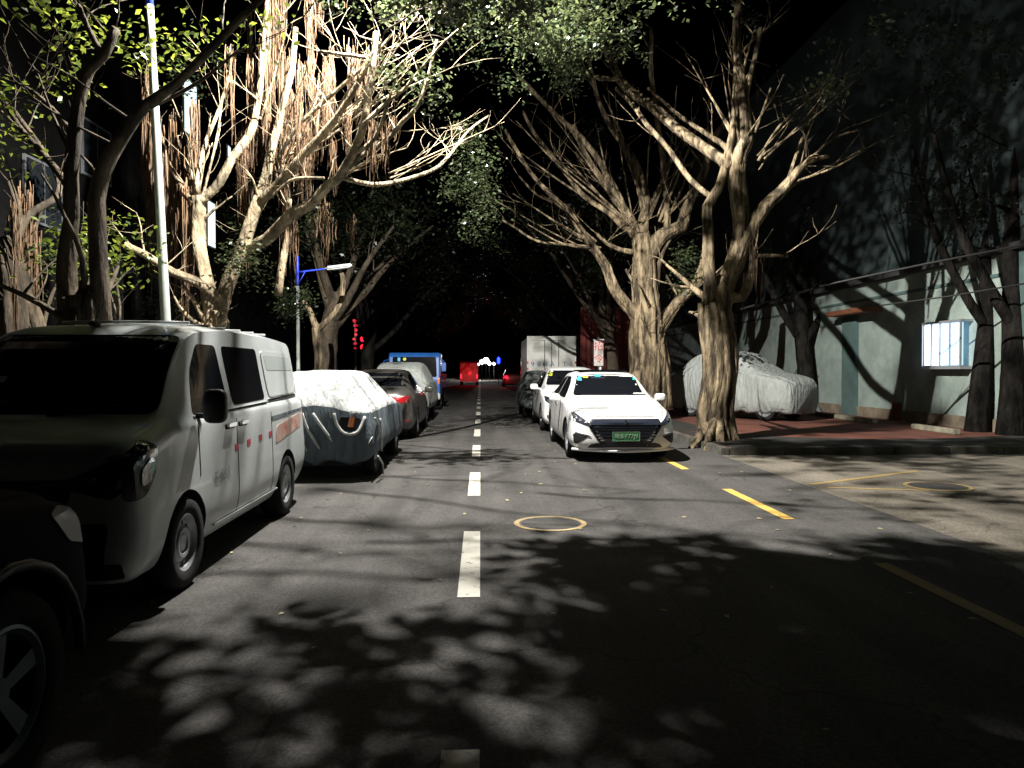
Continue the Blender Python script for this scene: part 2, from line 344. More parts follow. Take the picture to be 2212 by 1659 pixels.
struct("dulled_bay_line", MB().add([(3.04, 3.6, 0.004), (3.16, 3.6, 0.004), (3.16, 5.6, 0.004), (3.04, 5.6, 0.004)], [(0, 1, 2, 3)]), M['yellow_faint'])  # dash in duller paint, its shade partly put into the colour
def pline(mb, a, b, wd, z):
    a = Vector(a); b = Vector(b); d = (b - a).normalized(); n = Vector((-d.y, d.x)) * wd / 2
    mb.add([(*(a + n), z), (*(a - n), z), (*(b - n), z), (*(b + n), z)], [(0, 1, 2, 3)])
fl = MB(); pline(fl, (4.35, 9.55), (6.5, 10.75), 0.1, 0.0); pline(fl, (4.45, 9.3), (5.6, 9.0), 0.08, 0.0)
struct("entrance_marking", fl, M['yellow_faint'])
def manhole(x, y, r, m, label):
    e = empty("manhole_cover", (x, y, 0)); tag(e, label, "manhole cover", "manhole covers")
    b = MB(); b.lathe([(0.001, 0.005), (r - 0.05, 0.005), (r - 0.05, 0.001)], (0, 0, 0), 'Z', 48)
    for q in range(-4, 5):
        h = math.sqrt(max(0.0, (r - 0.07) ** 2 - (q * 0.06) ** 2)); b.b2(-h, h, q * 0.06 - 0.012, q * 0.06 + 0.012, 0.005, 0.009)
    b.build("lid", M['iron'], e)
    MB().lathe([(r - 0.05, 0.0055), (r, 0.0055), (r, 0.0), ], (0, 0, 0), 'Z', 64).build("painted_ring", m, e)
manhole(0.68, 7.2, 0.355, worn_paint('ring_paint', (0.40, 0.29, 0.13), (0.10, 0.085, 0.06)), "round iron cover with bright yellow ring in the middle of the road")
manhole(5.9, 9.3, 0.40, M['yellow_faint'], "round iron cover with faded yellow ring on the concrete entrance")
# little leaves lying about
def leaf_quads(P, N, size, jitter=0.4):
    """diamond leaves at points P with rough normals"""
    n = len(P); P = np.asarray(P, float)
    th = RNG.uniform(0, 2 * math.pi, n); 
    d = np.stack([np.cos(th), np.sin(th), RNG.normal(0, 0.5, n) - 0.35], 1) if N is None else np.stack([np.cos(th), np.sin(th), RNG.normal(0, 0.08, n)], 1)
    d /= np.linalg.norm(d, axis=1)[:, None]
    u = np.tile(np.array([[0, 0, 1.0]]), (n, 1)) + (RNG.normal(0, 0.6, (n, 3)) if N is None else RNG.normal(0, 0.15, (n, 3)))
    s = np.cross(d, u); s /= np.linalg.norm(s, axis=1)[:, None]
    L = size * RNG.uniform(0.7, 1.3, n)[:, None]
    nn = np.cross(s, d)
    a = P; b = P + d * L * .45 + s * L * .27 + nn * L * .06; c = P + d * L; e = P + d * L * .45 - s * L * .27 + nn * L * .06
    V = np.stack([a, b, c, e], 1).reshape(-1, 3)
    return V
def leaf_mesh(name, V, m, parent=None):
    n = len(V) // 4; me = bpy.data.meshes.new(name)
    me.vertices.add(len(V)); me.vertices.foreach_set("co", V.astype(np.float32).ravel())
    me.loops.add(4 * n); me.polygons.add(n)
    me.loops.foreach_set("vertex_index", np.arange(4 * n, dtype=np.int32))
    me.polygons.foreach_set("loop_start", np.arange(0, 4 * n, 4, dtype=np.int32))
    me.update(calc_edges=True); me.validate()
    return mobj(name, me, m, parent)
P = [(x, y, 0.008 + random.random() * 0.01) for x, y in [(random.uniform(-3.8, 4.2), random.uniform(1.5, 22)) for _ in range(170)]]
P += [(random.gauss(1.25, 0.25), random.gauss(15.5, 1.6), 0.01) for _ in range(14)]
tag(leaf_mesh("fallen_leaves", leaf_quads(P, 1, 0.055), M['leaf_dry']), "small dry leaves scattered over the asphalt", "leaves", kind="stuff")

# ------------------------------------------------------------------ street lamps
def street_lamp(x, y, white_top, total, arm_z, arm_len, label, r0, lean=0.0, head_drop=0.0, lit=False):
    e = empty("street_lamp", (x, y, 0.13)); tag(e, label, "street lamp", "street lamps on the left pavement")
    def ax(z): return (-lean * z, 0, z)
    MB().tube([ax(z) for z in np.linspace(0, white_top, 14)], list(np.linspace(r0, r0 * .72, 14)), 20).build("pole", M['pole'], e, True)
    MB().tube([ax(z) for z in np.linspace(white_top + .001, total, 5)], list(np.linspace(r0 * .74, r0 * .6, 5)), 18).build("pole_top", M['poleblue'], e, True)
    MB().b2(-r0 * 2, r0 * 2, -r0 * 2, r0 * 2, 0, 0.03).build("base_plate", M['iron'], e)
    a0 = Vector(ax(arm_z)); 
    n = 8; pts = [a0 + Vector((arm_len * t, 0, arm_len * 0.13 * t)) for t in np.linspace(0, 1, n)]
    MB().tube(pts, [r0 * .5 * (1 - .3 * i / n) for i in range(n)], 12).tube([Vector(ax(arm_z - .32)), a0 + Vector((arm_len * .25, 0, arm_len * 0.03))], r0 * .3, 8).build("arm", M['poleblue'], e, True)
    hp = pts[-1]
    h = MB().box((0.3, 0, 0.0), (0.66, 0.26, 0.09), 0, 0.03).build("lamp_head", M['lamphead'], e)
    h.location = hp; h.rotation_euler = (0, -0.13, 0)
    g = MB().box((0.33, 0, -0.048), (0.44, 0.18, 0.012)).build("led_panel", M['lampglow'] if lit else M['frame'], h)
    return e, hp
e, hp = street_lamp(-4.20, 10.3, 6.30, 8.75, 8.3, 2.95, "tall white street lamp pole with a blue top behind the white van", 0.070, lean=0.042, lit=True)
ld = bpy.data.lights.new("street_lamp_light", 'POINT'); ld.shadow_soft_size = 0.035; ld.energy = LAMP_W; ld.color = (1.0, 0.965, 0.90)
# beam of a road luminaire: weak straight down, strongest near 70 degrees, cut off above the horizontal
ld.use_nodes = True; nt = ld.node_tree; em = nt.nodes["Emission"]
tcn = nt.nodes.new("ShaderNodeTexCoord"); sx = nt.nodes.new("ShaderNodeSeparateXYZ"); ma = nt.nodes.new("ShaderNodeMath"); ma.operation = 'MULTIPLY_ADD'
ma.inputs[1].default_value = 0.5; ma.inputs[2].default_value = 0.5
rp = nt.nodes.new("ShaderNodeValToRGB"); E_ = rp.color_ramp.elements
E_[0].position = 0.0; E_[0].color = (.48, .48, .48, 1); E_[1].position = 0.62; E_[1].color = (.004, .004, .004, 1)
for p_, v_ in ((.12, .58), (.25, .85), (.34, .95), (.42, .55), (.5, .10)):
    q_ = E_.new(p_); q_.color = (v_, v_, v_, 1)
nt.links.new(tcn.outputs["Normal"], sx.inputs[0]); nt.links.new(sx.outputs[2], ma.inputs[0]); nt.links.new(ma.outputs[0], rp.inputs[0]); nt.links.new(rp.outputs[0], em.inputs["Strength"])
lo = bpy.data.objects.new("street_lamp_light", ld); COL.objects.link(lo); lo.location = (LAMP.x, LAMP.y, LAMP.z - 0.15); 
street_lamp(-4.62, 19.0, 3.50, 4.25, 3.85, 0.75, "short street lamp with a blue arm and unlit head behind the covered car", 0.052)

# ------------------------------------------------------------------ buildings
def prism(mb, poly, axis, a, b):
    n = len(poly); V = []
    for t in (a, b):
        for (u, v) in poly: V.append((t, u, v) if axis == 'X' else ((u, t, v) if axis == 'Y' else (u, v, t)))
    return mb.add(V, [tuple(range(n))[::-1], tuple(range(n, 2 * n))] + [(i, (i + 1) % n, n + (i + 1) % n, n + i) for i in range(n)])
WX = 11.4
br = empty("wall_building", (WX, 14, 0)); tag(br, "pale green rendered building with one lit window behind the right hand trees", "building")
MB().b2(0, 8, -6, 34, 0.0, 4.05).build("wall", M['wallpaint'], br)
MB().b2(-0.02, 8, -6, 34, 4.2, 13.0).build("upper_wall", mat("dimmed_teal_render", (0.045, 0.062, 0.062), 0.9, spec=0.1, var=.35, scale=.7), br)  # upper wall toned dark to stand for its dimness
MB().b2(-0.22, 8, -6, 34, 4.052, 4.198).build("ledge", mat("dark_ledge", (0.02, 0.02, 0.02), 0.9), br)
MB().b2(-0.10, -0.003, 7.9, 8.75, 0.0, 3.15).build("pilaster", M['wallpaint_b'], br)
for yy in (1.0, 18.0): MB().b2(-0.06, -0.003, yy, yy + .35, 0.43, 4.04).build("pilaster", M['wallpaint_b'], br)
MB().b2(-0.05, -0.003, -6, 7.89, 0, 0.42).b2(-0.05, -0.003, 8.76, 34, 0, 0.42).build("plinth", M['wallbase'], br)
MB().b2(-0.03, -0.002, -6, 34, 3.55, 3.63).build("cornice", M['wallpaint_b'], br)
MB().b2(-0.55, -0.003, 6.6, 8.9, 3.17, 3.32, 0.02).build("canopy", M['rust'], br)
MB().b2(-0.06, -0.051, 5.55, 5.95, 0.15, 0.62).build("rusty_hatch", M['rust'], br)
# caged window that stands out from the wall
wy0, wy1, wz0, wz1 = 2.75, 4.2, 1.62, 2.62
wi = MB().b2(-0.30, -0.003, wy0 - .05, wy1 + .05, wz0 - 0.09, wz0 - 0.02).b2(-0.30, -0.003, wy0 - .05, wy1 + .05, wz1 + 0.02, wz1 + 0.07)
for yy in (wy0 - .02, wy0 + .36, wy0 + .74, wy0 + 1.08, wy1 + .02): wi.b2(-0.30, -0.265, yy - .02, yy + .02, wz0 - .02, wz1 + .02)
wi = wi.build("window", M['frame'], br)
MB().b2(-0.262, -0.20, wy0, wy1 - .75, wz0, wz1).build("pane", M['winlit'], wi)
MB().b2(-0.195, -0.02, wy1 + .0, wy1 + .02, wz0, wz1).build("pane", M['winlit'], wi)
MB().b2(-0.255, -0.21, wy1 - .74, wy1 - .03, wz0, wz1).build("curtain", M['winlit_w'], wi)
# two cables strung along the wall
tag(MB().tube([W(1600, 668, 16), W(1800, 612, 15), W(2000, 570, 14), W(2300, 512, 13)], 0.022, 8).build("overhead_cable", M['cable'], None, True), "black cable slung in front of the pale green wall, the upper one", "cable", "cables in front of the wall")
tag(MB().tube([W(1900, 660, 16.4), W(2050, 640, 15.5), W(2300, 598, 14)], 0.018, 8).build("overhead_cable", M['cable'], None, True), "black cable slung in front of the pale green wall, just above the lit window", "cable", "cables in front of the wall")
# flats on the left, seen only through the trees
bl = empty("apartment_building", (-10.5, 22, 0)); tag(bl, "flats toned near black with a few lit windows behind the hanging roots", "building")
MB().b2(-8, 0, -14, 22, 0, 15).build("wall", M['wall_dim'], bl)
for (px, py, ww, hh, litw) in [(424, 235, 1.1, 1.9, 1), (466, 485, .75, 1.7, 1), (504, 330, .3, .5, 1), (250, 620, 1.6, 1.6, 2), (230, 330, 1.4, 1.4, 0), (120, 420, 1.4, 1.4, 0), (560, 420, 1.4, 1.5, 0)]:
    q = W(px, py, 10.5 * F / (1038 - px)); yy = q.y - 22; zz = q.z  # one entry is a pale patch of wall put in as a window
    f = MB().b2(0.003, 0.06, yy - ww / 2 - .06, yy + ww / 2 + .06, zz - hh / 2 - .06, zz + hh / 2 + .06).build("window", M['frame'], bl)
    for ya in (yy - ww / 2, yy + .02): MB().b2(0.061, 0.07, ya, ya + ww / 2 - .02, zz - hh / 2, zz + hh / 2).build("pane", M['winleft'] if litw == 1 else (M['wallpaint'] if litw == 2 else M['windark']), f)
# red corrugated shed wall further up on the right, banner beside it
rs = empty("corrugated_shed", (4.6, 34, 0)); tag(rs, "dark red corrugated metal shed beyond the box truck", "shed")
c = MB()
n = 34; y0 = 0
V = []; 
for i in range(n + 1):
    x = i * 0.075; dy = 0.03 * math.sin(i * 1.9)
    V += [(x, dy, 0), (x, dy, 4.3), (x, dy + 6, 4.3)]
c.add(V, [(3 * i, 3 * i + 3, 3 * i + 4, 3 * i + 1) for i in range(n)] + [(3 * i + 1, 3 * i + 4, 3 * i + 5, 3 * i + 2) for i in range(n)])
c.build("wall_sheet", M['redsheet'], rs)
MB().b2(0, 2.55, -0.12, -0.04, 4.25, 4.4).build("eave_trim", M['rust'], rs)
bn = empty("banner", (0, 0, 0)); tag(bn, "white hanging banner with red characters beside the red shed", "banner")
q = W(1293, 762, 27.0)
bn.location = (q.x, 27, q.z)
MB().b2(-0.17, 0.17, -0.012, 0.012, -0.48, 0.46).b2(-0.2, 0.2, -0.02, 0.02, 0.46, 0.5).build("cloth", M['banner'], bn)
MB().b2(-0.02, 0.02, 0.013, 0.05, -3, 0.7).build("post", M['iron'], bn)
for i, ch in enumerate("招令"):
    t = mobj("lettering", text_mesh(ch, 0.36), M['redtext'], bn); t.location = (0, -0.016, 0.22 - i * 0.46); t.rotation_euler = (R(90), 0, 0)

# ------------------------------------------------------------------ vehicle builder
def pchip(xs, ys, x):
    if x <= xs[0]: return ys[0]
    if x >= xs[-1]: return ys[-1]
    i = max(j for j in range(len(xs) - 1) if xs[j] <= x)
    def sl(a): return (ys[a + 1] - ys[a]) / (xs[a + 1] - xs[a])
    def tg(a):
        if a == 0: return sl(0)
        if a == len(xs) - 1: return sl(a - 1)
        s0, s1 = sl(a - 1), sl(a)
        return 0 if s0 * s1 <= 0 else 2 * s0 * s1 / (s0 + s1)
    h = xs[i + 1] - xs[i]; t = (x - xs[i]) / h; m0, m1 = tg(i) * h, tg(i + 1) * h
    return (2 * t ** 3 - 3 * t * t + 1) * ys[i] + (t ** 3 - 2 * t * t + t) * m0 + (-2 * t ** 3 + 3 * t * t) * ys[i + 1] + (t ** 3 - t * t) * m1

def chaikin(P, it):
    for _ in range(it):
        Q = [P[0]]
        for a, b in zip(P[:-1], P[1:]):
            Q.append((a[0] * .75 + b[0] * .25, a[1] * .75 + b[1] * .25)); Q.append((a[0] * .25 + b[0] * .75, a[1] * .25 + b[1] * .75))
        Q.append(P[-1]); P = Q
    return P

def loft(st, ny=80, it=2, fold=None):
    """st rows: y, zb, zm, zs, zt, wb, wm, ws, wt ; nose at y=0 looking to -y"""
    cols = list(zip(*st)); ys = cols[0]; L0, L1 = ys[0], ys[-1]
    tt = np.linspace(0, 1, ny); yy = [L0 + (L1 - L0) * (0.5 - 0.5 * math.cos(math.pi * t)) * .35 + (L1 - L0) * t * .65 for t in tt]
    mb = MB(); rings = []
    for y in yy:
        zb, zm, zs, zt, wb, wm, ws, wt = [pchip(ys, cols[k], y) for k in range(1, 9)]
        rim = min(0.05, (zt - zs) * .4)
        half = [(0, zb), (wb * .8, zb), (wb, zb + .02), (wm, zb + (zm - zb) * .45), (wm, zm), (ws + .012, zs - .03), (ws, zs), (ws - .035, zs + rim), (wt + (ws - .035 - wt) * .12, zt - rim * 1.1), (wt, zt - .02 - (zt - zs) * .04), (wt * .75, zt - .004), (0, zt)]
        half = chaikin(half, it)
        ring = [(x, z) for x, z in half] + [(-x, z) for x, z in half[-2:0:-1]]
        if fold:
            ring = [fold(x, y, z) for x, z in ring]
        else: ring = [(x, y, z) for x, z in ring]
        rings.append(ring)
    m = len(rings[0])
    V = [p for r in rings for p in r]
    Fc = [(i * m + k, i * m + (k + 1) % m, (i + 1) * m + (k + 1) % m, (i + 1) * m + k) for i in range(ny - 1) for k in range(m)]
    Fc += [tuple(range(m)), tuple((ny - 1) * m + k for k in range(m))[::-1]]
    return mb.add(V, Fc)

def bvh_of(mb): return BVHTree.FromPolygons([Vector(v) for v in mb.v], mb.f)

def rounded(poly, r, n=4):
    out = []; N = len(poly)
    for i in range(N):
        p = Vector(poly[i]); a = Vector(poly[i - 1]); b = Vector(poly[(i + 1) % N])
        da = min(r, (a - p).length * .45); db = min(r, (b - p).length * .45)
        pa = p + (a - p).normalized() * da; pb = p + (b - p).normalized() * db
        for k in range(n + 1):
            t = k / n; out.append(tuple(pa * (1 - t) ** 2 + p * 2 * t * (1 - t) + pb * t * t))
    return out

def patch(name, poly, view, bvh, m, parent, off=0.006, r=0.0, res=0.06, thick=0.012):
    """a convex panel drawn in (x,z) from the front/back or (y,z) from a side, laid on the body"""
    pp = sorted(set(poly)); cr = lambda o, a, b: (a[0] - o[0]) * (b[1] - o[1]) - (a[1] - o[1]) * (b[0] - o[0]); hull = []
    for seq in (pp, pp[::-1]):
        h_ = []
        for q_ in seq:
            while len(h_) > 1 and cr(h_[-2], h_[-1], q_) <= 0: h_.pop()
            h_.append(q_)
        hull += h_[:-1]
    poly = hull
    if r: poly = rounded(poly, r)
    us = [p[0] for p in poly]; vs = [p[1] for p in poly]; u0, u1, v0, v1 = min(us), max(us), min(vs), max(vs)
    bm = bmesh.new(); nu = max(2, int((u1 - u0) / res) + 1); nv = max(2, int((v1 - v0) / res) + 1)
    g = [[bm.verts.new((u0 + (u1 - u0) * i / nu, v0 + (v1 - v0) * j / nv, 0)) for j in range(nv + 1)] for i in range(nu + 1)]
    for i in range(nu):
        for j in range(nv): bm.faces.new((g[i][j], g[i + 1][j], g[i + 1][j + 1], g[i][j + 1]))
    area = sum(poly[i - 1][0] * poly[i][1] - poly[i][0] * poly[i - 1][1] for i in range(len(poly)))
    P2 = poly if area > 0 else poly[::-1]
    for i in range(len(P2)):
        a = P2[i - 1]; b = P2[i]; d = Vector((b[0] - a[0], b[1] - a[1], 0))
        if d.length < 1e-6: continue
        nrm = Vector((d.y, -d.x, 0)).normalized()
        bmesh.ops.bisect_plane(bm, geom=bm.verts[:] + bm.edges[:] + bm.faces[:], plane_co=(a[0], a[1], 0), plane_no=nrm, clear_outer=True)
    dirs = {'front': Vector((0, 1, 0)), 'back': Vector((0, -1, 0)), 'right': Vector((-1, 0, 0)), 'left': Vector((1, 0, 0)), 'top': Vector((0, 0, -1))}
    d = dirs[view]
    for v in bm.verts:
        u, q = v.co.x, v.co.y
        if view in ('front', 'back'): o = Vector((u, 0, q)) - d * 20
        elif view == 'top': o = Vector((u, q, 20))
        else: o = Vector((0, u, q)) - d * 20
        h = bvh.ray_cast(o, d)
        if h[0] is None:
            s = o + d * 20; h = bvh.find_nearest(s + d * -1.0)
            v.co = (h[0].x, h[0].y, h[0].z)
        else: v.co = h[0]
        v.co -= d * off
    me = bpy.data.meshes.new(name)
    # thickness along the view direction
    ext = bmesh.ops.extrude_face_region(bm, geom=bm.faces[:])
    vs_ = [e for e in ext['geom'] if isinstance(e, bmesh.types.BMVert)]
    bmesh.ops.translate(bm, vec=d * thick, verts=vs_)
    bmesh.ops.recalc_face_normals(bm, faces=bm.faces)
    bm.to_mesh(me); bm.free()
    return mobj(name, me, m, parent)

def wheel(parent, x, y, r, side, style='alloy', width=0.2, rimr=None, mrim=None):
    """side=+1: outer face looks to +x"""
    rr = rimr or r * .66; s = side
    e = MB().lathe([(rr, 0), (rr + .01, .012 * s), (r * .93, .016 * s), (r, -.03 * s), (r, -(width - .03) * s), (r * .93, -width * s), (rr * .9, -width * s)], (0, 0, 0), 'X', 40).build("wheel", M['rubber'], parent, True)
    e.location = (x, y, r); mr = mrim or M['steel']
    b = MB(); b.lathe([(rr + .002, .002 * s), (rr - .012, .006 * s), (rr - .03, -.012 * s), (rr - .035, -.08 * s), (rr - .04, -width * .8 * s)], (0, 0, 0), 'X', 40)
    b.lathe([(0.001, -.02 * s), (.055, -.018 * s), (.06, -.035 * s)], (0, 0, 0), 'X', 20)
    if style == 'alloy' or style == 'five':
        ns = 5
        for k in range(ns):
            t = 2 * math.pi * k / ns + .3
            w0, w1 = (.05, .075) if style == 'five' else (.022, .03)
            for dt in ((0,) if style == 'five' else (-.17, .17)):
                tt = t + dt; c1, s1 = math.cos(tt), math.sin(tt); c0, s0 = math.cos(t + dt * .4), math.sin(t + dt * .4)
                V = []
                for (rad, ww, h, cc, ss) in [(.045, w0, -.025, c0, s0), (rr - .025, w1, -.012, c1, s1)]:
                    for sg in (-1, 1):
                        V.append((h * s, rad * cc - sg * ww * ss * .5, rad * ss + sg * ww * cc * .5))
                        V.append(((h - .03) * s, rad * cc - sg * ww * ss * .5, rad * ss + sg * ww * cc * .5))
                b.add(V, [(0, 4, 6, 2), (1, 3, 7, 5), (0, 1, 5, 4), (2, 6, 7, 3), (0, 2, 3, 1), (4, 5, 7, 6)])
    else:
        b.lathe([(rr - .03, -.012 * s), (rr - .055, -.045 * s), (rr * .62, -.03 * s), (rr * .5, -.008 * s), (rr * .38, -.012 * s), (rr * .3, -.03 * s), (0.001, -.03 * s)], (0, 0, 0), 'X', 40)
        for k in range(10):
            t = 2 * math.pi * k / 10; b.box((-.036 * s, math.cos(t) * rr * .74, math.sin(t) * rr * .74), (.012, .03, .03))
    b.build("rim", mr, e)
    MB().lathe([(0.001, -width * .55 * s), (rr - .03, -width * .55 * s)], (0, 0, 0), 'X', 24).build("brake_disc", M['black'], e)
    return e

def cut_arches(body, cuts):
    """wheel arches: cylinders cut out of the body; cut list of (y,z,r)"""
    bm = bmesh.new()
    for (y, z, r) in cuts:
        for sx in (-1, 1):
            mtx = Matrix.Translation((sx * 0.95, y, z)) @ Matrix.Rotation(R(90), 4, 'Y')
            bmesh.ops.create_cone(bm, cap_ends=True, segments=40, radius1=r, radius2=r, depth=0.75, matrix=mtx)
    me = bpy.data.meshes.new("c"); bm.to_mesh(me); bm.free(); me.materials.append(M['black'])
    c = bpy.data.objects.new("c", me); COL.objects.link(c)
    md = body.modifiers.new("arch", 'BOOLEAN'); md.operation = 'DIFFERENCE'; md.object = c; md.solver = 'EXACT'; md.material_mode = 'TRANSFER'
    par = body.parent; mw = body.matrix_basis.copy(); body.parent = None; body.matrix_basis = Matrix.Identity(4); c.matrix_basis = Matrix.Identity(4)
    bpy.context.view_layer.update()
    new = bpy.data.meshes.new_from_object(body.evaluated_get(bpy.context.evaluated_depsgraph_get()))
    old = body.data; body.modifiers.clear(); body.data = new; bpy.data.objects.remove(c); bpy.data.meshes.remove(old)
    body.parent = par; body.matrix_basis = mw
    new.set_sharp_from_angle(angle=R(38))

def body_obj(mb, m, parent, cuts):
    b = mb.build("body", m, parent, True)
    cut_arches(b, cuts); return b

def mirror_part(parent, x, y, z, side, m, sz=(0.2, 0.12, 0.15)):
    o = pod(pod(MB(), (side * (sz[0] / 2 + .05), 0, 0), (sz[0] / 2, sz[1] / 2, sz[2] / 2)), (side * .03, .02, -.05), (.07, .03, .02)).build("wing_mirror", m, parent, False); o.location = (x, y, z); o.data.polygons.foreach_set("use_smooth", [True] * len(o.data.polygons)); return o

def pod(mb, c, r, pw=.55, nu=20, nv=12):
    sg = lambda a: math.copysign(abs(a) ** pw, a); b = len(mb.v)
    for i in range(nv + 1):
        ph = -math.pi / 2 + math.pi * i / nv
        for k in range(nu):
            th = 2 * math.pi * k / nu
            mb.v.append((c[0] + r[0] * sg(math.cos(ph)) * sg(math.cos(th)), c[1] + r[1] * sg(math.cos(ph)) * sg(math.sin(th)), c[2] + r[2] * sg(math.sin(ph))))
    for i in range(nv):
        for k in range(nu): mb.f.append((b + i * nu + k, b + i * nu + (k + 1) % nu, b + (i + 1) * nu + (k + 1) % nu, b + (i + 1) * nu + k))
    return mb

def seams(bvh, parent, ylist, z0, z1, side):
    for i, y in enumerate(ylist):
        patch("door_seam", [(y - .005, z0), (y + .005, z0), (y + .005, z1), (y - .005, z1)], side, bvh, M['gap'], parent, off=.0025, thick=.006, res=.08)

def quadp(pl): return pl

# ---- stations for an ordinary saloon, nose at y=0
def saloon(h=1.5, L=4.68, w=.91):
    k = L / 4.68; a = h / 1.5
    rows = [(0, .30, .45, .58, .66, .40, .50, .46, .30), (.03, .24, .45, .61, .70, .56, .66, .62, .46), (.10, .20, .46, .65, .75, .68, .79, .74, .60), (.25, .18, .48, .70, .82, .76, .87, .82, .68),
            (.6, .17, .52, .79, .92, .80, .90, .86, .72), (1.1, .17, .55, .88, 1.00, .82, .91, .87, .74), (1.32, .17, .56, .92, 1.04, .82, .91, .87, .73),
            (1.75, .17, .56, .95, 1.28, .82, .91, .87, .64), (2.15, .17, .56, .96, 1.45, .82, .91, .87, .57), (2.7, .17, .56, .97, 1.50, .82, .91, .87, .56), (3.3, .17, .57, .99, 1.475, .82, .91, .86, .55),
            (3.8, .18, .58, 1.00, 1.33, .82, .90, .85, .55), (4.2, .19, .6, 1.0, 1.12, .80, .89, .83, .62), (4.45, .22, .6, .98, 1.07, .76, .86, .80, .62), (4.62, .28, .6, .93, 1.0, .68, .79, .73, .55), (4.68, .36, .58, .84, .90, .55, .66, .6, .42)]
    return [(r[0] * k, r[1], r[2] * a, r[3] * a, r[4] * a, r[5] * w / .91, r[6] * w / .91, r[7] * w / .91, r[8] * w / .91) for r in rows]

# ================================================================= white saloon at the kerb (right)
def white_sedan():
    e = empty("parked_car", (2.34, 11.86, 0)); tag(e, "white saloon with a green number plate, nearest car on the right side", "car", "cars parked along the right kerb")
    mb = loft(saloon(1.5, 4.68, .885), 110, 2); bv = bvh_of(mb)
    body_obj(mb, M['whitecar'], e, [(.93, .33, .37), (3.72, .33, .37)])
    for y in (.93, 3.72):
        for s in (-1, 1): wheel(e, s * .84, y, .325, s, 'alloy')
    # glass
    ws = patch("windscreen", [(-.685, 1.05), (.685, 1.05), (.515, 1.425), (-.515, 1.425)], 'front', bv, M['glass'], e, .005, .06)
    for s, vw in ((-1, 'left'), (1, 'right')):
        patch("side_window", [(1.62, 1.0), (2.62, 1.02), (2.62, 1.39), (2.28, 1.38), (2.02, 1.28)], vw, bv, M['glass'], e, .004, .03)
        patch("side_window", [(2.70, 1.02), (3.62, 1.05), (3.45, 1.31), (3.1, 1.38), (2.70, 1.39)], vw, bv, M['glass'], e, .004, .03)
        seams(bv, e, (1.45, 2.66, 3.65), .28, .95, vw)
        patch("door_handle", [(2.42, .86), (2.6, .865), (2.6, .89), (2.42, .885)], vw, bv, M['chrome'], e, .02, .01, thick=.03)
        patch("door_handle", [(3.42, .87), (3.6, .875), (3.6, .90), (3.42, .895)], vw, bv, M['chrome'], e, .02, .01, thick=.03)
    patch("rear_window", [(-.62, 1.12), (.62, 1.12), (.5, 1.42), (-.5, 1.42)], 'back', bv, M['glass'], e, .004, .05)
    # nose
    patch("bonnet_shut_line", [(-.5, .742), (.5, .742), (.5, .752), (-.5, .752)], 'front', bv, M['gap'], e, .002)
    g = patch("grille", [(-.56, .715), (.56, .715), (.60, .60), (.40, .29), (-.40, .29), (-.60, .60)], 'front', bv, M['black'], e, .012, .03, thick=.02)
    for z in (.44, .49, .54, .58):
        wd = .40 + (z - .33) * .55
        patch("grille_bar", [(-wd, z - .006), (wd, z - .006), (wd, z + .006), (-wd, z + .006)], 'front', bv, M['lens'], g, .02, thick=.012)
    patch("grille_bar", [(-.56, .62), (.56, .62), (.54, .70), (-.54, .70)], 'front', bv, M['lens'], g, .022, .02, thick=.012)
    for i, z in enumerate((.60, .55, .50, .455, .41, .37)):
        for s in (-1, 1):
            cx = s * (.555 - i * .035)
            patch("grille_stud", [(cx - .035, z - .010), (cx + .035, z - .010), (cx + .03, z + .013), (cx - .03, z + .013)], 'front', bv, M['chrome'], g, .026, .006, thick=.014)
    MB().box((0, -.03, .665), (.035, .016, .06), 0, .005).build("emblem", M['chrome'], e)
    pl = MB().box((0, -.045, .435), (.44, .016, .145), 0, .004).build("number_plate", M['plate_g'], e)
    MB().b2(-.222, .222, -.0555, -.0532, .504, .509).b2(-.222, .222, -.0555, -.0532, .361, .366).b2(-.222, -.217, -.0555, -.0532, .366, .504).b2(.217, .222, -.0555, -.0532, .366, .504).build("plate_frame", M['plate_t'], pl)
    t = mobj("plate_lettering", text_mesh("粤B·F77J9", 0.095), M['plate_t'], pl); t.location = (0, -.0565, .435); t.rotation_euler = (R(90), 0, 0)
    for s in (-1, 1):
        pol = [(s * .57, .635), (s * .865, .86), (s * .885, .80), (s * .86, .70), (s * .66, .605)] if s > 0 else [(-.57, .635), (-.66, .605), (-.86, .70), (-.885, .80), (-.865, .86)]
        h = patch("headlight", [(s * .54, .615), (s * .58, .59), (s * .855, .675), (s * .872, .80), (s * .855, .865)], 'front', bv, M['lens'], e, .006, .012, .03, thick=.03)
        for cx, cz in ((.80, .765), (.72, .70)):
            patch("lamp_unit", [(s * cx - .022, cz - .025), (s * cx + .022, cz - .025), (s * cx + .026, cz + .03), (s * cx - .018, cz + .03)], 'front', bv, M['lensbright'], h, .016, .01, .03, thick=.01)
        patch("fog_recess", [(s * .60, .43), (s * .80, .48), (s * .83, .46), (s * .82, .32), (s * .78, .30)], 'front', bv, M['black'], e, .005, .02, .03)
        patch("fog_bezel", [(s * .56, .435), (s * .60, .455), (s * .80, .50), (s * .80, .485)], 'front', bv, M['chrome'], e, .014, .0, .03)
        patch("air_scoop", [(s * .33, .245), (s * .62, .245), (s * .56, .305), (s * .46, .33), (s * .37, .30)], 'front', bv, M['black'], e, .006, .02, .03)
        mirror_part(e, s * .83, 1.72, 1.0, s, M['whitecar'])
    patch("lower_grille", [(-.32, .20), (.32, .20), (.36, .31), (-.36, .31)], 'front', bv, M['black'], e, .006, .01)
    # splitter lip
    pts = [(x, .02 + .22 * (abs(x) / .84) ** 3, .185 + .03 * abs(x)) for x in np.linspace(-.84, .84, 18)]
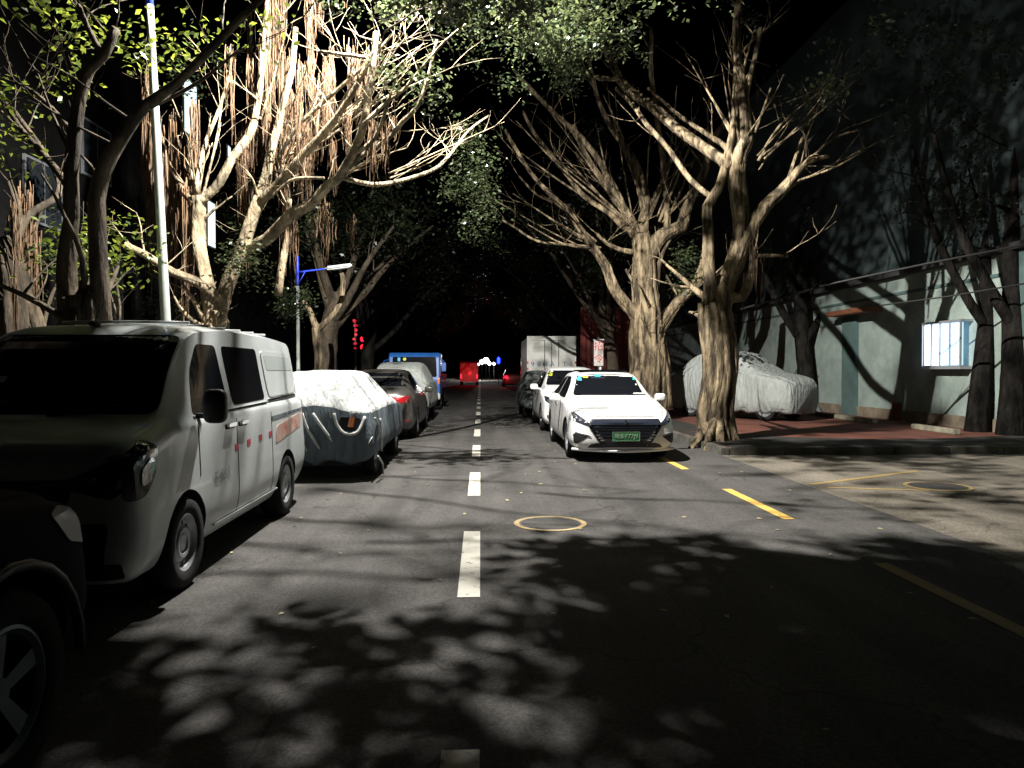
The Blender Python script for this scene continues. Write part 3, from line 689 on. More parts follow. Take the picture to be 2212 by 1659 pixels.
    MB().tube(pts, .024, 8).build("front_lip", M['whitecar'], e, True)
    MB().box((0, 2.55, 1.535), (.03, .12, .07), 0, .012).build("roof_antenna", M['whitecar'], e)
    MB().b2(-.46, .46, 2.25, 3.1, 1.482, 1.512, .01).build("sunroof", M['glass'], e)
    # things in the screen
    def sticker(x0, x1, z0, z1, m, nm="windscreen_sticker", rr=.01): patch(nm, [(x0, z0), (x1, z0), (x1, z1), (x0, z1)], 'front', bv, m, e, .010, rr, .05, .003)
    sticker(-.54, -.46, 1.31, 1.405, M['st_blue']); sticker(-.43, -.33, 1.36, 1.40, M['st_yel']); sticker(-.20, -.09, 1.38, 1.415, M['st_teal']); sticker(.50, .545, 1.32, 1.37, M['st_teal'])
    sticker(-.28, -.02, 1.35, 1.378, M['lens'], "dash_camera")
    patch("sunshade_roll", [(.555, 1.30), (.575, 1.29), (.655, 1.11), (.64, 1.075), (.60, 1.08)], 'front', bv, M['paper'], e, .010, .01, .05, .003)
    sticker(.42, .66, 1.06, 1.095, M['st_blue'] if 0 else M['banner'], "dashboard_paper")
    for P in ([(-.55, 1.28, 1.065), (-.2, 1.17, 1.07), (.1, 1.18, 1.07)], [(-.02, 1.3, 1.065), (.25, 1.19, 1.07), (.6, 1.25, 1.075)]): MB().tube(P, .008, 6).build("wiper", M['black'], e)
    MB().b2(-.7, .7, .3, 4.4, .16, .22).build("underbody", M['black'], e)
    return e
white_sedan()

# ================================================================= second white car (right, behind)
def white_car_two():
    e = empty("parked_car", (2.36, 17.55, 0)); tag(e, "older white car half hidden behind the white saloon with the green plate", "car", "cars parked along the right kerb")
    st = [(r[0], r[1], r[2], r[3] + .03, r[4] + (.10 if r[0] > 1.0 else .06), r[5], r[6], r[7], r[8] + .02) for r in saloon(1.5, 4.4, .88)]
    mb = loft(st, 90, 2); bv = bvh_of(mb)
    body_obj(mb, M['whitecar'], e, [(.85, .33, .37), (3.5, .33, .37)])
    for y in (.85, 3.5):
        for s in (-1, 1): wheel(e, s * .86, y, .325, s, 'alloy', mrim=M['chrome'])
    patch("windscreen", [(-.70, 1.13), (.70, 1.13), (.56, 1.50), (-.56, 1.50)], 'front', bv, M['glass'], e, .005, .06)
    for s, vw in ((-1, 'left'), (1, 'right')):
        patch("side_window", [(1.55, 1.04), (2.42, 1.06), (2.42, 1.47), (2.1, 1.46), (1.85, 1.34)], vw, bv, M['glass'], e, .004, .03)
        patch("side_window", [(2.50, 1.06), (3.4, 1.10), (3.2, 1.38), (2.9, 1.46), (2.50, 1.47)], vw, bv, M['glass'], e, .004, .03)
        seams(bv, e, (1.38, 2.46, 3.4), .28, .98, vw)
        patch("door_handle", [(2.22, .90), (2.4, .905), (2.4, .93), (2.22, .925)], vw, bv, M['chrome'], e, .02, .01, thick=.03)
        h = patch("headlight", [(s * .46, .74), (s * .70, .68), (s * .80, .76), (s * .80, .88), (s * .66, .84)], 'front', bv, M['lens'], e, .006, .02, .03, .03)
        patch("lamp_unit", [(s * .66, .74), (s * .74, .73), (s * .75, .80), (s * .67, .80)], 'front', bv, M['lensbright'], h, .016, .01, .03, thick=.01)
        patch("fog_recess", [(s * .55, .34), (s * .76, .34), (s * .78, .43), (s * .60, .42)], 'front', bv, M['black'], e, .006, .02, .03)
        mirror_part(e, s * .83, 1.55, 1.08, s, M['whitecar'])
    patch("grille", [(-.40, .60), (.40, .60), (.46, .74), (-.46, .74)], 'front', bv, M['black'], e, .008, .03)
    patch("windscreen_sticker", [(-.60, 1.36), (-.50, 1.36), (-.48, 1.44), (-.56, 1.45)], 'front', bv, M['st_yel'], e, .010, .01, .05, .003)
    patch("lower_grille", [(-.45, .26), (.45, .26), (.40, .42), (-.40, .42)], 'front', bv, M['black'], e, .008, .02)
    MB().b2(-.7, .7, .3, 4.1, .16, .22).build("underbody", M['black'], e)
white_car_two()

# ================================================================= white van (left)
def van():
    e = empty("delivery_van", (-2.85, 4.40, 0)); tag(e, "dusty white panel van with red marks on its side parked on the left", "van")
    st = [(0, .34, .6, .84, .94, .62, .70, .66, .50), (.03, .27, .6, .90, 1.0, .70, .775, .74, .60), (.09, .22, .6, .96, 1.06, .74, .815, .78, .66), (.2, .2, .62, 1.02, 1.11, .76, .838, .80, .70),
          (.42, .2, .64, 1.08, 1.17, .76, .84, .81, .71), (.55, .2, .65, 1.11, 1.24, .77, .845, .815, .72), (.85, .2, .66, 1.12, 1.55, .77, .845, .815, .68), (1.12, .2, .66, 1.13, 1.76, .77, .845, .815, .66),
          (1.35, .2, .66, 1.14, 1.84, .77, .845, .815, .67), (2.0, .2, .66, 1.15, 1.88, .77, .845, .815, .68), (3.0, .2, .67, 1.16, 1.88, .77, .845, .815, .68), (3.9, .21, .67, 1.16, 1.85, .77, .845, .81, .67), (4.15, .24, .68, 1.15, 1.80, .75, .83, .79, .65), (4.3, .3, .68, 1.12, 1.66, .72, .80, .76, .62), (4.38, .36, .68, 1.05, 1.42, .66, .75, .70, .58)]
    mb = loft(st, 110, 2); bv = bvh_of(mb)
    body_obj(mb, M['vanpaint'], e, [(.76, .32, .36), (3.38, .32, .36)])
    for y in (.76, 3.38):
        for s in (-1, 1): wheel(e, s * .825, y, .315, s, 'steel', rimr=.20)
    patch("windscreen", [(-.72, 1.215), (.72, 1.215), (.645, 1.76), (-.645, 1.76)], 'front', bv, M['glass'], e, .005, .07)
    for s, vw in ((-1, 'left'), (1, 'right')):
        patch("side_window", [(1.0, 1.18), (1.76, 1.20), (1.66, 1.70), (1.30, 1.70), (1.12, 1.5)], vw, bv, M['glass'], e, .004, .05)
        patch("side_window", [(1.88, 1.21), (2.78, 1.23), (2.72, 1.70), (1.80, 1.70)], vw, bv, M['glass'], e, .004, .05)
        pr = patch("panel_blank", [(2.92, 1.24), (3.95, 1.26), (4.08, 1.40), (3.98, 1.68), (2.86, 1.69)], vw, bv, M['vanpaint'], e, .008, .08)
        patch("panel_shading", [(2.98, 1.50), (4.0, 1.50), (3.95, 1.64), (2.94, 1.65)], vw, bv, M['vangrey'], pr, .010, .03, thick=.004)  # grey patch stands for the shading at the top of the rear panel
        patch("belt_trim", [(1.0, 1.155), (2.80, 1.185), (2.80, 1.20), (1.0, 1.17)], vw, bv, M['chrome'], e, .008, thick=.01)
        patch("window_lip", [(2.85, 1.20), (3.98, 1.225), (3.98, 1.245), (2.85, 1.22)], vw, bv, M['chrome'], e, .010, thick=.01)
        patch("window_lip", [(3.98, 1.225), (4.16, 1.40), (4.13, 1.42), (3.98, 1.245)], vw, bv, M['chrome'], e, .010, thick=.01)
        seams(bv, e, (1.0,), .74, 1.17, vw); seams(bv, e, (1.83, 2.84), .26, 1.17, vw)
        patch("sliding_rail", [(2.86, 1.02), (4.15, 1.05), (4.15, 1.085), (2.86, 1.055)], vw, bv, M['cover_b'], e, .004, thick=.008)
        patch("sill_crease", [(1.3, .32), (3.05, .32), (3.05, .335), (1.3, .335)], vw, bv, M['vanpaint'], e, .016, thick=.02)
        for y in (1.66, 1.98):
            hd = patch("door_handle", [(y - .09, 1.045), (y + .09, 1.05), (y + .09, 1.08), (y - .09, 1.075)], vw, bv, M['chrome'], e, .03, .01, thick=.02)
            patch("handle_recess", [(y - .11, 1.03), (y + .11, 1.03), (y + .11, 1.07), (y - .11, 1.07)], vw, bv, M['gap'], hd, .004, .015, thick=.006)
        for (y, z) in ((1.80, .865), (2.12, .875), (2.46, .885), (2.78, .89)):
            patch("red_mark", [(y - .045, z - .028), (y + .045, z - .024), (y + .045, z + .03), (y - .045, z + .026)], vw, bv, M['vanred'], e, .003, thick=.004)
        patch("faded_graphic", [(2.95, .78), (3.95, .88), (4.05, 1.0), (3.95, 1.03), (3.0, .95)], vw, bv, M['vanfade'], e, .003, .05, thick=.004)
        h = patch("headlight", [(.02, .72), (.14, .73), (.28, .84), (.34, 1.02), (.24, 1.08), (.04, .98)], vw, bv, M['lens'], e, .006, .04, .03, .02)
        patch("headlight_lens", [(.12, .80), (.2, .82), (.3, .93), (.24, .97), (.13, .9)], vw, bv, M['lensbright'], h, .014, .03, .03, .01)
        patch("headlight_front", [(s * .36, .82), (s * .70, .74), (s * .775, .80), (s * .79, 1.0), (s * .72, .98)], 'front', bv, M['lens'], e, .006, .03, .03, .03)
        patch("tail_light", [(4.2, .78), (4.30, .78), (4.32, 1.18), (4.22, 1.22)], vw, bv, M['tail'], e, .005, .02, .03)
        mm = pod(pod(MB(), (s * .13, 0, 0), (.085, .05, .125)), (s * .03, .03, -.07), (.07, .025, .02)).build("wing_mirror", M['black'], e, True); mm.location = (s * .80, 1.05, 1.24)
    # faint writing on the front door
    t = mobj("door_lettering", text_mesh("准乘5人", 0.11, .0005), M['vangrey'], e); t.location = (.8475, 1.45, .68); t.rotation_euler = (R(90), 0, R(90))
    g = patch("grille", [(-.42, .66), (.42, .66), (.50, .86), (-.50, .86)], 'front', bv, M['black'], e, .006, .03)
    patch("grille_bar", [(-.40, .765), (.40, .765), (.40, .78), (-.40, .78)], 'front', bv, M['chrome'], g, .014)
    patch("lower_grille", [(-.64, .30), (.64, .30), (.68, .60), (-.68, .60)], 'front', bv, M['black'], e, .006, .04)  # black area enlarged to stand for the dark of the shaded nose
    MB().box((0, -.03, .58), (.44, .016, .14), 0, .004).build("number_plate", M['bluepaint'], e)
    for P in ([(-.6, .50, 1.205), (-.2, .50, 1.30)], [(.05, .50, 1.205), (.5, .52, 1.27)]): MB().tube(P, .009, 6).build("wiper", M['black'], e)
    MB().tube([(-.05, 1.30, 1.84), (.06, 1.18, 2.0)], .005, 6).box((-.05, 1.31, 1.85), (.06, .1, .03), 0, .01).build("roof_antenna", M['black'], e)
    patch("windscreen_sticker", [(-.55, 1.42), (-.35, 1.42), (-.35, 1.46), (-.55, 1.46)], 'front', bv, M['banner'], e, .010, thick=.003)
    rr = MB()
    for i in range(6): rr.tube([(-.5, 1.7 + i * .42, 1.885), (0, 1.7 + i * .42, 1.892), (.5, 1.7 + i * .42, 1.885)], .012, 6)
    rr.build("roof_ribs", M['vanpaint'], e, True)
    patch("bumper_lower", [(-.74, .26), (.74, .26), (.74, .36), (-.74, .36)], 'front', bv, M['black'], e, .008, .02)
    MB().b2(-.66, .66, .25, 4.1, .20, .26).build("underbody", M['black'], e)
van()

# ================================================================= dark SUV beside the camera
def suv():
    e = empty("parked_suv", (-2.56, 3.40, 0), math.pi); tag(e, "dark off road car cut off by the left edge, nearest the camera", "car")
    st = [(0, .42, .6, .74, .82, .5, .62, .58, .42), (.05, .34, .6, .82, .92, .66, .78, .74, .58), (.15, .3, .62, .88, .99, .74, .86, .82, .68), (.4, .28, .64, .93, 1.04, .78, .90, .86, .74), (.9, .27, .66, .97, 1.08, .80, .92, .88, .76), (1.25, .27, .67, 1.0, 1.12, .80, .92, .88, .75),
          (1.6, .27, .67, 1.02, 1.40, .80, .92, .88, .68), (1.95, .27, .67, 1.03, 1.65, .80, .92, .88, .63), (2.6, .27, .67, 1.05, 1.74, .80, .92, .88, .62), (3.8, .27, .68, 1.07, 1.72, .80, .92, .87, .62), (4.25, .3, .68, 1.07, 1.55, .78, .9, .85, .62), (4.45, .36, .68, 1.05, 1.25, .72, .84, .80, .6), (4.55, .42, .68, .98, 1.05, .6, .74, .7, .5)]
    mb = loft(st, 90, 2); bv = bvh_of(mb)
    body_obj(mb, M['darkpaint'], e, [(.76, .37, .42), (3.6, .37, .42)])
    for y in (.76, 3.6):
        for s in (-1, 1): wheel(e, s * .90, y, .365, s, 'five', width=.24, rimr=.235, mrim=M.setdefault('rimdark', mat('dark_alloy', (.15, .18, .21), .45, metal=.5, var=.2, scale=9)))
    patch("windscreen", [(-.72, 1.15), (.72, 1.15), (.60, 1.62), (-.60, 1.62)], 'front', bv, M['glass'], e, .005, .06)
    for s, vw in ((-1, 'left'), (1, 'right')):
        patch("side_window", [(1.6, 1.08), (2.4, 1.1), (2.4, 1.62), (2.1, 1.6)], vw, bv, M['glass'], e, .004, .03)
        patch("side_window", [(2.5, 1.1), (3.4, 1.12), (3.35, 1.62), (2.5, 1.63)], vw, bv, M['glass'], e, .004, .03)
        patch("side_window", [(3.5, 1.13), (4.1, 1.16), (4.0, 1.55), (3.5, 1.6)], vw, bv, M['glass'], e, .004, .03)
        seams(bv, e, (1.38, 2.45, 3.45), .35, 1.05, vw)
        h = patch("headlight", [(.06, .74), (.30, .80), (.42, .93), (.30, .95), (.10, .90)], vw, bv, mat("clouded_lens", (.16, .16, .14), .35), e, .006, .03, .03, .02)
        h = patch("headlight_front", [(s * .50, .74), (s * .80, .72), (s * .85, .90), (s * .62, .86)], 'front', bv, M['lens'], e, .006, .03, .03, .02)
        mirror_part(e, s * .88, 1.62, 1.16, s, M['black'], (.2, .14, .19))
        ring = []
        for k in range(13):
            a = math.pi * k / 12; ring.append((s * .925, .76 + math.cos(a) * .44, .37 + math.sin(a) * .44))
        MB().tube(ring, .022, 8).build("wheel_arch_trim", M['black'], e, True)
    patch("grille", [(-.42, .62), (.42, .62), (.46, .84), (-.46, .84)], 'front', bv, M['chrome'], e, .008, .03)
    MB().b2(-.72, .72, .3, 4.3, .26, .32).build("underbody", M['black'], e)
suv()

# ================================================================= silver saloon (left row, back to us)
def silver():
    L = 4.6
    e = empty("parked_car", (-2.28, 15.75 + L, 0), 0); tag(e, "beige silver saloon seen from behind with a red tail light, between two covered cars", "car", "cars parked along the left kerb")
    e.location = (-2.28, 15.75, 0)
    st = [(L - r[0], *r[1:]) for r in saloon(1.5, L, .885)][::-1]   # boot at y=0
    st = [(r[0], r[1], r[2], r[3], r[4] + .03, r[5], r[6], r[7], r[8]) for r in st]
    mb = loft(st, 90, 2); bv = bvh_of(mb)
    body_obj(mb, M['silver'], e, [(.95, .33, .37), (3.7, .33, .37)])
    for y in (.95, 3.7):
        for s in (-1, 1): wheel(e, s * .86, y, .32, s, 'alloy')
    patch("rear_window", [(-.66, 1.15), (.66, 1.15), (.54, 1.44), (-.54, 1.44)], 'front', bv, M['glass'], e, .005, .05)
    for s, vw in ((-1, 'left'), (1, 'right')):
        patch("side_window", [(.98, 1.06), (1.9, 1.04), (1.9, 1.41), (1.45, 1.40), (1.2, 1.30)], vw, bv, M['glass'], e, .004, .03)
        patch("side_window", [(1.98, 1.04), (3.0, 1.02), (2.6, 1.3), (2.4, 1.39), (1.98, 1.41)], vw, bv, M['glass'], e, .004, .03)
        seams(bv, e, (.95, 1.94, 3.1), .28, .98, vw)
        patch("tail_light", [(s * .40, .80), (s * .80, .82), (s * .80, .96), (s * .42, .92)], 'front', bv, M['tail'], e, .006, .02, .03, .02)
        patch("reflector", [(s * .60, .40), (s * .76, .42), (s * .76, .45), (s * .60, .43)], 'front', bv, M['tail'], e, .006, .0, .03, .02)
        mirror_part(e, s * .83, 2.95, 1.02, s, M['silver'])
    patch("boot_shut_line", [(-.58, .74), (.58, .74), (.58, .75), (-.58, .75)], 'front', bv, M['gap'], e, .002)
    patch("boot_trim", [(-.40, .79), (.40, .79), (.40, .81), (-.40, .81)], 'front', bv, M['chrome'], e, .01)
    MB().box((0, -.012, .66), (.44, .016, .14), 0, .004).build("number_plate", M['bluepaint'], e)
    MB().b2(-.5, .5, .02, .3, .33, .35).build("bumper_step", M['black'], e)
    MB().b2(-.68, .68, .3, 4.3, .17, .23).build("underbody", M['black'], e)
silver()

# ================================================================= covered cars
def covered(name, st, loc, rz, m, label, group=None, amp=0.035, seed=0.0, hem=0.28, skirt=None, hemamp=.06, skirt_z=.9):
    e = empty(name, loc, rz); tag(e, label, "covered car", group)
    L = st[-1][0]
    def fold(x, y, z):
        q = Vector((x * 2.2 + seed, y * 2.0, z * 1.1)); k = max(0, min(1, (1.35 - z) / 1.0))
        ang = math.atan2(x, (y - L / 2) * .55)
        d = amp * (mnoise.noise(q) + .8 * k * math.sin(ang * 26 + 3 * mnoise.noise(Vector((ang * 3, seed, z)))) * (.5 + .5 * mnoise.noise(Vector((ang * 5, seed + 3, 0)))))
        zz = z
        if z < hem + .12: zz = z + hemamp * mnoise.noise(Vector((ang * 7, seed, 1.0)))
        s = 1 + d / max(.4, math.hypot(x, (y - L / 2) * .5) + .3)
        return (x * s, (y - L / 2) * (1 + d * .25) + L / 2, zz + amp * .4 * mnoise.noise(q * 1.7 + Vector((9, 0, 0))) * (1 - k * .5))
    mb = loft(st, 120, 2, fold); c = mb.build("car_cover", m, e, True); bv = bvh_of(mb)
    if skirt:
        c.data.materials.append(skirt)
        for p in c.data.polygons:
            if p.center.z < skirt_z: p.material_index = 1
    for y in (L * .19, L * .79):
        for s in (-1, 1): wheel(e, s * (st[4][6] - .12), y, .31, s, 'steel', rimr=.2)
    MB().b2(-.6, .6, L * .1, L * .9, .17, .4).build("underbody", M['black'], e)
    return e, bv
def cov_st(h, L, w, hem=.28, hatch=False, hood=.95):
    a = h / 1.5
    rows = [(0, hem, .5, .68, .76, .52, .62, .58, .42), (.05, hem, .5, .72, .82, .66, .76, .72, .55), (.2, hem, .52, .80, .89, .76, .86, .82, .66), (.5, hem, .55, .86, hood, .80, .9, .86, .70), (1.0, hem, .58, .92, hood + .08, .82, .92, .88, .72),
            (1.5, hem, .6, .98, 1.22, .83, .92, .88, .68), (2.0, hem, .6, 1.0, 1.44, .83, .92, .88, .62), (2.6, hem, .6, 1.0, 1.5, .83, .92, .88, .6), (3.2, hem, .6, 1.0, 1.47, .83, .92, .87, .6), (3.9, hem, .6, .98, 1.34 if hatch else 1.2, .82, .9, .86, .6),
            (4.2, hem, .58, .92, 1.1 if hatch else 1.04, .8, .88, .83, .58), (4.4, hem, .55, .85, .93, .72, .80, .76, .5), (4.46, hem, .5, .72, .8, .6, .68, .64, .42)]
    k = L / 4.46
    return [(r[0] * k, r[1], r[2] * a, r[3] * a, r[4] * a, r[5] * w / .92, r[6] * w / .92, r[7] * w / .92, r[8] * w / .92) for r in rows]

# 1: directly behind the van, silver cloth above, skirt toned dark for its shade, straps
st = cov_st(1.50, 4.3, .92, hem=.30, hatch=True)
# its tail end faces us: reverse so the steep end is at y=0
Ls = st[-1][0]; st = [(Ls - r[0], *r[1:]) for r in st][::-1]
st = [(r[0], r[1], r[2], r[3], r[4], r[5] * .9, r[6] * .9, r[7] * .9, r[8] * .72) for r in st]
st = [(0, .30, .6, .90, 1.02, .5, .62, .56, .36), (.04, .28, .6, .93, 1.09, .64, .74, .68, .40), (.14, .26, .6, .95, 1.22, .74, .82, .74, .42), (.3, .26, .62, .97, 1.38, .78, .86, .77, .42), (.55, .26, .62, .98, 1.47, .79, .87, .78, .43), (1.0, .26, .62, .98, 1.50, .79, .87, .78, .45)] + [r for r in st if r[0] > 1.4]
e1, bv1 = covered("covered_car", st, (-2.27, 9.95, 0), 0, M['cover_w'], "car under a bright silver cover with white straps, right behind the white van", "cars parked along the left kerb", amp=.055, seed=1.3, hem=.3, skirt=M['cover_b'], skirt_z=.93, hemamp=.10)
# straps, cut-out with the lamp in it, loose ends
def on_body(bv, x, z, off=.02):
    h = bv.ray_cast(Vector((x, -5, z)), Vector((0, 1, 0)))
    return (h[0] + Vector((0, -off, 0))) if h[0] else Vector((x, 0, z))
for i, seq in enumerate([[(-.10, .93), (-.04, .75), (.04, .60), (.13, .45)], [(.04, .93), (.14, .78), (.24, .64), (.30, .55)], [(-.18, .92), (-.16, .72), (-.10, .56), (-.04, .42)],
             [(.32, .93), (.36, .78), (.46, .66), (.60, .66), (.66, .72), (.72, .88)], [(.86, .86), (.84, .72), (.80, .58), (.76, .50)], [(.90, .35), (.92, .20), (.93, .06)], [(.93, .86), (.955, .60), (.95, .42)]]):
    pts = [on_body(bv1, x, z) if z > .32 else Vector((x, .32, z)) for x, z in seq]; pts, rr = smooth_path(pts, [.018] * len(pts), .05)
    b = MB()
    for j in range(len(pts) - 1):
        pass
    wd = .022 if i in (0, 1, 3) else .014
    b.tube(pts, [wd * (1 if k < len(pts) * .7 else 1 - .8 * (k / len(pts) - .7) / .3) if i != 3 else wd for k in range(len(pts))], 8)
    b.build("strap", M['strap'], e1, True)
q = on_body(bv1, .50, .82, .01)
patch("lamp_opening", [(.38, .74), (.46, .69), (.60, .69), (.68, .78), (.66, .86), (.40, .88)], 'front', bv1, M['gap'], e1, .010, .03, .03)
patch("indicator", [(.50, .75), (.58, .74), (.59, .86), (.53, .87)], 'front', bv1, M['orange'], e1, .03, .01, .03, thick=.02)
# front scallops of cloth hanging over the skirt
hem_cloth = [(x, .93 - .05 * abs(math.sin(x * 6))) for x in np.linspace(.3, .93, 12)]

# 2: behind the silver saloon
st = cov_st(1.75, 4.5, .94, hem=.35, hatch=True, hood=.92); Ls = st[-1][0]
st = [(Ls - r[0], *r[1:]) for r in st][::-1]
covered("covered_car", st, (-2.35, 20.8, 0), 0, M['cover_s'], "tall car under a dull silver cover, between the silver saloon and the blue truck", "cars parked along the left kerb", amp=.04, seed=5.1, hem=.35)
# 3: right row, behind the second white car
covered("covered_car", cov_st(1.5, 4.4, .93, hem=.3), (2.18, 22.6, 0), 0, M['cover_g'], "car under a dark grey cover, in front of the white box truck", "cars parked along the right kerb", amp=.05, seed=8.7)
# 4: on the pavement by the wall
covered("covered_car", cov_st(1.95, 4.1, .86, hem=.2), (8.72, 19.5, .13), R(36), M['cover_s'], "car under a silver grey cover standing on the red pavement by the wall", None, amp=.06, seed=3.3, hem=.2)

# ================================================================= trucks
def box_truck():
    e = empty("box_truck", (2.83, 29.5, 0)); tag(e, "white box truck with blue characters on its rear doors", "truck")
    W2, z0, z1 = .98, .72, 2.80
    MB().b2(-W2, W2, 0, 4.2, z0, z1, .02).build("cargo_box", M['boxwhite'], e)
    for s in (-1, 1):
        d = MB()
        x0, x1 = (.012 * s, (W2 - .08) * s)
        d.b2(min(x0, x1), max(x0, x1), -.03, -.002, z0 + .1, z1 - .12)
        dd = d.build("rear_door", M['boxwhite'], e)
        r = MB()
        for k in range(11): zz = z0 + .2 + k * .165; r.b2(min(x0, x1) + .05, max(x0, x1) - .05, -.0405, -.0302, zz, zz + .10, .004)
        r.build("door_ribs", M['boxwhite'], dd)
        MB().b2(s * .28 - .014, s * .28 + .014, -.075, -.04, z0 + .1, z1 - .1).b2(s * .28 - .05, s * .28 + .05, -.08, -.04, 1.35, 1.42).build("lock_rod", M['chrome'], dd)
        MB().b2(s * W2 - .07 * (s > 0), s * W2 + .07 * (s < 0), -.045, -.003, z0, z1).build("corner_post", M['boxwhite'], e)
        for zz in (1.50, 1.75, 1.25, 2.0):
            MB().b2(s * W2 - .055 * (s > 0) - .01 * (s < 0) * 0, s * W2 + .055 * (s < 0), -.05, -.0455, zz, zz + .11).build("reflector_tape", M['redtext'] if zz in (1.5, 1.75) else M['banner'], e)
        MB().box((s * .78, -.02, .62), (.26, .06, .1), 0, .01).build("tail_light", M['tail'], e)
    MB().b2(-W2, W2, -.046, -.003, z1 + .001, z1 + .06).b2(-W2 + .07, W2 - .07, -.044, -.003, z1 - .10, z1 - .01).build("top_rail", M['boxwhite'], e)
    MB().b2(-.006, .006, -.04, -.001, z0 + .1, z1 - .12).build("door_gap", M['gap'], e)
    for (x, ch) in ((-.76, "9"), (-.50, "8"), (-.26, "H"), (.03, "A"), (.28, "1"), (.52, "T"), (.78, "J")):
        t = mobj("lettering", text_mesh(ch, .28), M['bluetext'], e); t.location = (x, -.044, 1.74); t.rotation_euler = (R(90), 0, 0)
    MB().b2(-W2 + .05, W2 - .05, -.02, .1, .50, .70, .02).b2(-.6, .6, .1, 5.8, .5, .7).build("chassis", M['black'], e)
    MB().b2(-.92, .92, 4.35, 5.9, .55, 2.2, .12).build("cab", M['boxwhite'], e)
    MB().b2(-.8, .8, 5.91, 5.93, 1.35, 2.0).b2(-.93, -.921, 4.8, 5.6, 1.35, 1.95).b2(.921, .93, 4.8, 5.6, 1.35, 1.95).build("cab_window", M['glass'], e)
    for y in (1.0, 5.1):
        for s in (-1, 1): wheel(e, s * .95, y, .40, s, 'steel', width=.3)
box_truck()
def blue_truck():
    e = empty("blue_truck", (-2.46, 27.6, 0)); tag(e, "blue truck cab with dark windscreen behind the covered cars on the left", "truck")
    W2 = .96
    b = MB(); prism(b, [(0, .5), (-0.0, 1.15), (.12, 2.02), (.3, 2.16), (1.5, 2.16), (1.5, .5)], 'X', -W2, W2)
    c = b.build("cab", M['bluepaint'], e); bvp = bvh_of(b)
    md = c.modifiers.new("bev", 'BEVEL'); md.width = .06; md.segments = 3
    patch("windscreen", [(-.84, 1.25), (.84, 1.25), (.80, 2.0), (-.80, 2.0)], 'front', bvp, M['glass'], e, .008, .06)
    for s in (-1, 1):
        vw = 'right' if s > 0 else 'left'
        patch("side_window", [(.2, 1.25), (1.2, 1.25), (1.2, 1.95), (.32, 1.95)], vw, bvp, M['glass'], e, .006, .04)
        patch("headlight", [(s * .55, .70), (s * .85, .70), (s * .88, .88), (s * .58, .86)], 'front', bvp, M['lensbright'], e, .01, .03)
        patch("indicator", [(s * .87, 1.0), (s * .94, 1.0), (s * .94, 1.22), (s * .87, 1.22)], 'front', bvp, M['orange'], e, .01, .01)
        MB().tube([(s * .95, .1, 1.9), (s * 1.1, -.1, 1.85), (s * 1.1, -.1, 1.6)], .015, 6).box((s * 1.1, -.1, 1.62), (.16, .06, .32), 0, .02).build("wing_mirror", M['bluepaint'], e)
        wheel(e, s * .94, .8, .36, s, 'steel', width=.25); wheel(e, s * .94, 3.9, .36, s, 'steel', width=.25)
    patch("grille", [(-.5, .92), (.5, .92), (.5, 1.1), (-.5, 1.1)], 'front', bvp, M['black'], e, .008, .03)
    MB().b2(-W2, W2, -.1, .0, .42, .66, .03).build("bumper", M['boxwhite'], e)
    patch("windscreen_sticker", [(-.42, 1.86), (-.30, 1.86), (-.30, 1.97), (-.42, 1.97)], 'front', bvp, M['st_yel'], e, .014, .05, thick=.003)
    patch("windscreen_sticker", [(-.62, 1.84), (-.52, 1.84), (-.52, 1.97), (-.62, 1.97)], 'front', bvp, M['st_blue'], e, .014, .01, thick=.003)
    MB().b2(-.95, .95, 1.65, 5.4, .8, .95).b2(-.95, -.9, 1.65, 5.4, .95, 1.35).b2(.9, .95, 1.65, 5.4, .95, 1.35).b2(-.5, .5, .3, 5.2, .5, .78).build("load_bed", M['bluepaint'], e)
blue_truck()

# ================================================================= far end of the street
def far_car(x, y, m, label, red=True):
    e = empty("parked_car", (x, y, 0)); tag(e, label, "car", None)
    st = saloon(1.5, 4.5, .9); L = 4.5; st = [(L - r[0], *r[1:]) for r in st][::-1]
    st = [(r[0], r[1], r[2], r[3] * 1.05, r[4] * 1.12, *r[5:]) for r in st]
    mb = loft(st, 50, 1); bv = bvh_of(mb); mb.build("body", m, e, True)
    patch("rear_window", [(-.66, 1.25), (.66, 1.25), (.54, 1.58), (-.54, 1.58)], 'front', bv, M['glass'], e, .01)
    for s in (-1, 1):
        patch("tail_light", [(s * .45, .80), (s * .84, .80), (s * .84, 1.02), (s * .47, 1.0)], 'front', bv, M['redglow'] if red and s < 0 else M['tail'], e, .02)
        wheel(e, s * .88, .9, .32, s, 'alloy'); wheel(e, s * .88, 3.6, .32, s, 'alloy')
far_car(2.9, 66, M['silver'], "small far silver car with its brake light glowing red at the end of the street")
e = empty("red_van", (-1.15, 74, 0)); tag(e, "small red van far down the street glowing in red light", "van")
b = MB(); prism(b, [(0, .35), (0, 2.2), (.15, 2.35), (4, 2.35), (4.6, 1.3), (4.9, 1.2), (4.9, .35)], 'X', -.9, .9); b.build("body", M['redpaint'], e)
MB().b2(-.7, .7, -.03, -.004, 1.45, 2.1).build("rear_window", M['redpaint'], e)
for s in (-1, 1):
    MB().b2(s * .80 - .07, s * .80 + .07, -.04, -.004, .7, 1.1).build("tail_light", M['redglow'], e)
    wheel(e, s * .88, 1, .33, s, 'steel'); wheel(e, s * .88, 3.9, .33, s, 'steel')
def point(name, loc, en, col, r=.1):
    d = bpy.data.lights.new(name, 'POINT'); d.energy = en; d.color = col; d.shadow_soft_size = r
    o = bpy.data.objects.new(name, d); COL.objects.link(o); o.location = loc; return o
point("brake_light_glow", (2.2, 65.3, .8), 30, (1, .02, .04), .15)
point("brake_light_glow", (-1.1, 72.0, 1.2), 70, (1, .02, .03), .2)
